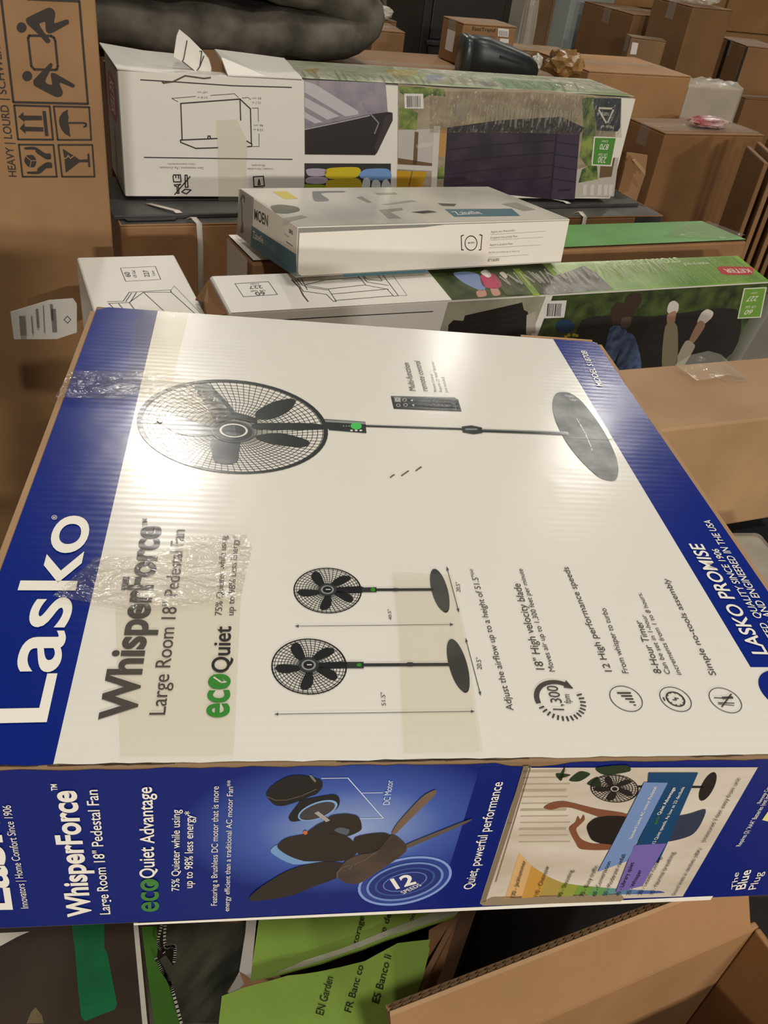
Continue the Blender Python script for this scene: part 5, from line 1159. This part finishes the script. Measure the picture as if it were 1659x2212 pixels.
a = Art(c2b.pan['front'], .001); a.poly([(1366, 91), (1379, 93), (1374, 118), (1361, 117)], STK, 1); a.build('white_label')
c3_ = put('tall_wrapped_carton', 'tall narrow brown carton wrapped in clear film at the top right', (1498, 14), (1584, 22), 4.0, 0, .24, '#92693d')
crumple('crumpled_film', 'crumpled clear film on top of the tall wrapped carton', 'plastic film', c3_.M @ Vector((c3_.L / 2, .1, c3_.H + .001)), (.09, .08, .03), film(.3, .003, 25, '#fdfbf6', 'bundled_film'), 9, amp=.4)
R0 = on_y(1288, 60, 5.0); xo = 0
for k, (L_, h_, lab, colr) in enumerate(((.36, 1.12, 'large brown carton in the rear wall of cartons next to the grey pillar', '#a07242'), (.40, 1.2, 'large brown carton in the rear wall behind the tall wrapped carton', '#9a6d3d'), (.75, 1.05, 'large brown carton in the rear wall at the top right corner', '#a87a48'))):
    p_ = Vector((R0.x, R0.y, 0)) + Vector((math.cos(math.radians(27)), math.sin(math.radians(27)), 0)) * xo
    b_ = carton('rear_carton', lab, p_, 27, L_, .5, h_, colr)
    u_ = carton('rear_carton', lab.replace('rear wall', 'upper rear wall'), b_.M @ Vector((.005, 0, h_ + .003)), 27, L_ - .012, .48, .6, '#a5763f')
    if k == 0: Art(u_.pan['front'], .001).text('80', (1330, 26), (1360, 28), (1330, 14), KI2, 1, .02)
    xo += L_ + .012
c4_ = put('strapped_carton', 'brown carton with black strap at the right edge of the background', (1612, 98), (1700, 108), 4.1, 0, .25, '#9d6f40')
a = Art(c4_.pan['left'], .001); a.face([(.10, .2), (.125, .2), (.125, c4_.H - .004), (.10, c4_.H - .004)], plain('#12110f', .4, name='black_strap'), 1); a.build('black_strap')
a = Art(c4_.pan['front'], .001); a.face([(.0, .2), (.012, .2), (.012, c4_.H - .004), (.0, c4_.H - .004)], plain('#12110f', .4, name='black_strap'), 1); a.build('black_strap')
put('low_carton', 'low brown carton below the strapped carton at the right edge', (1612, 212), (1700, 222), 3.95, 0, .1, '#8d6235', yaw=24)
# bundle of flattened cartons
bd_ = Thing('cardboard_bundle', 'bundle of flattened cartons leaning at the right edge', 'cardboard', on_y(1575, 560, 2.6), 0)
bd_.o.location.z = 0; bd_.M = Matrix.Translation((bd_.o.location.x, bd_.o.location.y, 0)); 
zt_ = over(Vector((bd_.o.location.x, bd_.o.location.y, 0)), 1612, 330)
for k in range(6):
    slab('flattened_sheet', (k * .026, -.01 * (k % 2), 0), (k * .026 + .014, .20, zt_ + .015 * ((k * 7) % 3 - 1)), kraft(('#8f6437', '#9c7043')[k % 2], 'Z'), bd_.o, .003)
# ------------------------------------------------------------------ beside and below the fan box
# clear film lying on the plain carton
PT = pc.pan['top']
tape_px(PT, r((1410, 195), (1560, 225), (1575, 240), (1490, 250), (1440, 225)), film(.10, .004, 40, '#fdfbf6', 'stretch_wrap', (1, 1, 1), .06), 'clear_tape', .002)
fv = [on(Panel(pc, (0, .17, 0), (1, 0, 0), (0, 0, 1)), *p_) for p_ in r((1270, 170), (1330, 130), (1410, 112), (1460, 125), (1480, 160))]
V = []; Fc = []
for k, p_ in enumerate(fv): V += [p_, p_ + Vector((.01, -.05, -.02 if k in (1, 2, 3) else -.004))]
V = [Vector((v.x, v.y, max(v.z, pc.H + .001))) for v in V]
for k in range(len(fv) - 1): Fc.append((2 * k, 2 * k + 1, 2 * k + 3, 2 * k + 2))
mesh_obj('loose_film', V, Fc, film(.12, .004, 30, '#fdfbf6', 'stretch_wrap', (1, 1, 1), .06), parent=pc.o, smooth=True)
# dark panel and clear wrap right of the fan box
bn = Thing('dark_plastic_bin', 'dark grey plastic bin in the shade under the plain brown carton', 'bin', on_z(1560, 1200, .60) - Vector((0, 0, .60)), 20)
bn.M = bn.o.matrix_world.copy()
GB = plain('#2b2f2f', .45, name='grey_plastic')
bm = bmesh.new(); add_box(bm, (0, 0, 0), (.36, .12, .60), .02, seg=3); bm_obj('tub', bm, GB, bn.o)
bm = bmesh.new(); add_box(bm, (-.01, -.01, .60), (.37, .13, .615), .006); bm_obj('rim', bm, plain('#232727', .4, name='grey_plastic_rim'), bn.o)
wp = Thing('wrapped_bundle', 'pale bundle in clear stretch wrap beside the right edge of the fan box', 'bundle', on_z(1600, 1300, .72) - Vector((0, 0, .72)), 14)
bm = bmesh.new(); add_box(bm, (0, 0, 0), (.12, .16, .72), .012, seg=2); bm_obj('core', bm, plain('#8f897b', .6, name='pale_core', noise_s=20), wp.o)
bm = bmesh.new(); add_box(bm, (-.004, -.004, 0), (.124, .164, .724), .014, seg=3); bm_obj('stretch_wrap', bm, film(.18, .004, 45, '#fdfbf6', 'stretch_wrap', (.3, 1, .3), .08), wp.o)
# dark carton bottom left
zK = .735
A = on_z(322, 2230, zK); B = on_z(300, 2000, zK); d = (B - A)
ky = math.degrees(math.atan2(d.y, d.x)) - 90
k1 = carton('dark_printed_carton', 'dark brown printed carton with green tape stripe at the bottom left corner', (0, 0, 0), 0, .1, .1, .1) if 0 else None
c, s_ = math.cos(math.radians(ky)), math.sin(math.radians(ky))
O = A - Vector((c, s_, 0)) * .40 - Vector((-s_, c, 0)) * .12
k1 = Thing('dark_printed_carton', 'dark brown printed carton with green tape stripe at the bottom left corner', 'box', (O.x, O.y, 0), ky)
k1L, k1W = .40, .46
slab('body', (0, 0, 0), (k1L, k1W, zK), kraft('#8d6540'), k1.o, .003)
K1P = box_panels(k1, k1L, k1W, zK)
a = Art(K1P['top'], .0005); a.face([(.002, .002), (k1L - .003, .002), (k1L - .003, k1W - .002), (.002, k1W - .002)], ramp_ink('#2f251d', '#423529', 7, 'dark_photo_print', .5)); a.build('dark_print', 'dark brown printed top')
a = Art(K1P['top'], .0005); a.face([(k1L - .0045, .002), (k1L - .0005, .002), (k1L - .0005, k1W - .002), (k1L - .0045, k1W - .002)], ink('#c9c4b4', .45), 1); a.build('white_edge', 'white edge line')
bb0 = Zf(0, 1900, 2.9625)
a = Art(K1P['top'], .0005); a.poly(bb0((455, 270), (668, 270), (668, 440), (690, 480), (715, 620), (750, 800), (735, 835), (640, 870), (545, 910), (520, 880), (500, 700), (480, 450)), ramp_ink('#0d5a34', '#187a45', 9, 'green_tape', .5, (1, 1, 1)), 2); a.build('green_tape', 'torn strip of green tape')
a = Art(K1P['top'], .0005); a.poly(bb0((0, 345), (190, 335), (110, 370), (0, 430)), ink('#cfc8ba', .45), 2); a.build('white_corner_print')
a = Art(K1P['top'], .0005); a.poly(bb0((170, 924), (200, 850), (228, 820), (270, 870), (280, 924)), ramp_ink('#5b4a36', '#7a6a4a', 20, 'leaf_patch'), 2); a.build('leaf_print')
a = Art(K1P['right'], .0005); a.face([(.002, zK - .06), (k1W - .002, zK - .06), (k1W - .002, zK - .001), (.002, zK - .001)], ramp_ink('#3c6e22', '#4c8228', 9, 'green_side_print', .45)); a.build('green_side')
# torn green bench carton, bottom centre
zG = .665
gy = -13
G0 = on_z(880, 2190, zG); G1 = on_z(1000, 1965, zG)
d = G1 - G0; gy = math.degrees(math.atan2(d.y, d.x)) - 90
c, s_ = math.cos(math.radians(gy)), math.sin(math.radians(gy))
XG, YG = Vector((c, s_, 0)), Vector((-s_, c, 0))
gW = .26
gL = (G0 - on_z(372, 2195, zG)).dot(XG)
O = G0 - XG * gL - YG * .04
gk = Thing('torn_bench_carton', 'torn storage bench carton with bright green panel at the bottom of the pile', 'box', (O.x, O.y, 0), gy)
GTP = Panel(gk, (0, 0, zG), (1, 0, 0), (0, 1, 0))
bm = bmesh.new(); t = .005
add_box(bm, (0, 0, 0), (gL, t, zG - .004)); add_box(bm, (0, gW - t, 0), (gL, gW, zG - .004)); add_box(bm, (0, t, 0), (t, gW - t, zG - .004)); add_box(bm, (gL - t, t, 0), (gL, gW - t, zG - .004)); add_box(bm, (0, 0, 0), (gL, gW, .004))
bm_obj('walls', bm, kraft('#9a6d44'), gk.o)
g3 = Zf(460, 1920, 3.072)
GRN2 = ramp_ink('#7f9c42', '#92b04c', 8, 'lime_print', .42)
def lift(pts, h): return [GTP.at(*GTP.px(*p_), h) for p_ in pts]
upper = g3((245, 610), (300, 600), (420, 575), (620, 520), (720, 495), (860, 445), (1000, 400), (1150, 340), (1300, 290), (1440, 240), (1600, 190), (1660, 120), (1250, 120), (320, 100))
sheet('green_panel', lift(upper, -.002), (0, 0, .003), GRN2, gk.o)['label'] = 'green panel above the tear'
lower = g3((100, 715), (200, 690), (350, 640), (490, 605), (600, 590), (700, 580), (840, 548), (1000, 500), (1060, 470), (1220, 390), (1330, 380), (1435, 365), (1425, 400), (1430, 430), (1390, 620), (1350, 720), (1340, 820), (1250, 930), (1150, 1050), (20, 1050), (55, 735))
rr = random.Random(2)
lower = [(x + rr.uniform(-2, 2), y + rr.uniform(-2, 2)) for x, y in lower]
sheet('torn_green_panel', lift(lower, .004), (0, 0, .004), GRN2, gk.o)['label'] = 'green panel below the tear with frayed edge'
GT2 = Panel(gk, (0, 0, zG + .008), (1, 0, 0), (0, 1, 0))
a = Art(GT2, .0004); LK = ink('#1f2a12', .5)
a.text('EN Garden', g3((732, 845))[0], g3((800, 590))[0], g3((678, 838))[0], LK, 1, .012); a.text('FR Banc co', g3((915, 828))[0], g3((1000, 515))[0], g3((868, 820))[0], LK, 1, .012); a.text('ES Banco li', g3((1100, 770))[0], g3((1185, 445))[0], g3((1050, 765))[0], LK, 1, .012)
GT3 = Panel(gk, (0, 0, zG + .001), (1, 0, 0), (0, 1, 0)); a = Art(GT3, .0004)
a.text('storage', g3((952, 395))[0], g3((1005, 190))[0], g3((915, 390))[0], LK, 1, .012); a.text('re de', g3((1135, 320))[0], g3((1185, 172))[0], g3((1095, 316))[0], LK, 1, .012); a.text('on', g3((1320, 225))[0], g3((1345, 172))[0], g3((1290, 222))[0], LK, 1, .012)
sheet('clear_film', lift(g3((420, 570), (620, 520), (860, 440), (1150, 330), (1600, 185), (1655, 140), (1500, 150), (1150, 290), (850, 410), (600, 490)), .003), (0, 0, .001), film(.3, .003, 40, '#fdfbf6', 'stretch_wrap', (1, 1, 1), .08), gk.o)
sheet('white_band', lift(g3((228, 100), (300, 100), (250, 610), (175, 555), (215, 300)), .002), (0, 0, .002), ink('#b8b0a6', .45), gk.o)
sheet('white_band', lift(g3((175, 560), (205, 640), (160, 690), (100, 700)), .001), (0, 0, .002), ink('#b8b0a6', .45), gk.o)
grass = bb0((1050, 280), (1580, 280), (1530, 600), (1450, 720), (1470, 740), (1420, 770), (1390, 924), (1160, 924), (1090, 640), (1020, 520), (1060, 490), (1110, 560), (1120, 440), (1060, 430))
sheet('grass_panel', lift(grass, -.001), (0, 0, .003), ramp_ink('#1d1f18', '#4b4a3c', 22, 'dark_grass_print', .45, (2.2, .5, 1)), gk.o)['label'] = 'dark printed grass panel with a hole'
gm = sheet('green_margin', lift(bb0((905, 300), (1000, 300), (1012, 420), (1000, 520), (1090, 680), (1160, 924), (1165, 1000), (1010, 1000), (985, 924)), -.003), (0, 0, .003), ramp_ink('#3c6a22', '#4c7c2a', 9, 'green_side_print', .45), gk.o); gm['label'] = 'green printed margin'
for l_ in (((1000, 520), (1040, 600), (1080, 660), (1110, 740), (1160, 930)), ((1040, 290), (1012, 420), (1050, 480)), ((1058, 290), (1058, 440), (1118, 440), (1115, 540))):
    a = Art(GTP, .004); a.line(bb0(*smooth(l_, 8)), .0026, ink('#c4beac', .5), 1); a.build('torn_white_edge')
sheet('inner_flap', [GTP.at(*GTP.px(*p_), h_) for p_, h_ in zip(g3((1440, 250), (1640, 150), (1560, 420), (1500, 560), (1400, 600), (1435, 370)), (-.01, -.004, -.03, -.05, -.05, -.012))], (0, 0, .003), kraft('#9a6a3e'), gk.o)['label'] = 'brown inner flap'
# ------------------------------------------------------------------ open carton bottom right
zc0 = .73
C2 = on_z(1630, 2008, zc0); C1 = on_z(1160, 2212, zc0)
d = (C2 - C1); oy = math.degrees(math.atan2(d.y, d.x)); c, s_ = math.cos(math.radians(oy)), math.sin(math.radians(oy))
X_, Y_ = Vector((c, s_, 0)), Vector((-s_, c, 0))
oL, oW = .36, .34
O = C2 - X_ * oL - Y_ * oW
oc = Thing('open_carton', 'empty open brown double-wall carton at the bottom right corner', 'box', (O.x, O.y, 0), oy)
bm = bmesh.new(); t = .007
OK_ = kraft('#ad7d4b', 'X', .00012)
slab('back_wall', (0, oW, 0), (oL + t, oW + t, zc0), OK_, oc.o, .002); slab('side_wall', (oL, 0, 0), (oL + t, oW, zc0), kraft('#a5743f', 'Y', .00012), oc.o, .002)
slab('side_wall', (-t, 0, 0), (0, oW + t, zc0), OK_, oc.o, .002); slab('front_wall', (0, -t, 0), (oL, 0, zc0), OK_, oc.o, .002); slab('bottom', (0, 0, .0), (oL, oW, .008), OK_, oc.o, .001)
inv = oc.M.inverted()
# opened back flap: solve the free edge on the sight lines of its ends
def flap_pt(px_, z_): return inv @ on_z(*px_, z_)
ze = zc0 + .055
E1, E2 = flap_pt((850, 2190), ze), flap_pt((1490, 1940), ze)
yE = (E1.y + E2.y) / 2
slope = (E2.y - E1.y) / (E2.x - E1.x)
xa, xb = -.02, oL - .004
ya, yb = E1.y + slope * (xa - E1.x), E1.y + slope * (xb - E1.x)
n_ = Vector((0, -(ze - zc0), yE - oW)).normalized() * .0075
fl_ = sheet('back_flap', [(xa, oW + .001, zc0), (xb, oW + .001, zc0), (xb - .006, yb, ze), (xa, ya, ze)], n_ * -1, OK_, oc.o); fl_['label'] = 'flap folded outwards'
flute_edge('corrugated_edge', oc.o, Vector((xa, ya, ze)) - n_, Vector((xb - .006, yb, ze)) - n_, n_, (Vector((0, yE - oW, ze - zc0))).normalized(), 2, .0085, .0035)
sheet('side_flap', [(oL + t, .02, zc0), (oL + t, oW - .01, zc0), (oL + .12, oW - .02, zc0 - .05), (oL + .12, .03, zc0 - .05)], (0, 0, .006), kraft('#8f6235', 'Y'), oc.o)
wp_ = inv @ on_z(1475, 2205, .45)
sachet = Thing('white_sachet', 'small white packet at the bottom edge inside the open carton', 'packet', oc.M @ Vector((min(wp_.x, oL - .07), min(wp_.y - .03, oW - .08), .009)), oy + 25)
bm = bmesh.new(); add_box(bm, (-.03, -.05, 0), (.03, .05, .44), .012, seg=2); bm_obj('pouch', bm, plain('#c9c3ba', .4, name='white_film'), sachet.o)
bm = bmesh.new(); add_box(bm, (-.032, -.05, .435), (.032, .052, .447), .003); bm_obj('crimped_end', bm, plain('#1a1918', .5, name='black_cap'), sachet.o)

bw = carton('gap_shade_block', 'added black block standing in for the deep shade below the front of the fan box', (.20, .60, 0), 8, .56, .28, .5, '#14110e', tape=False)  # made-up block, coloured black to give the gap its darkness

# repeats share a group
_fam = {'storage_bench_carton': 'storage bench cartons', 'brown_carton': 'plain brown cartons under and beside the pile', 'rear_carton': 'cartons of the rear wall', 'cushion': 'cushions beside the black cabinet', 'parcel_carton': 'small parcels behind the rug', 'upright_board': 'boards beside the grey pillar'}
for o in list(SC.objects):
    b_ = o.name.split('.')[0]
    if o.parent is None and b_ in _fam: o['group'] = _fam[b_]
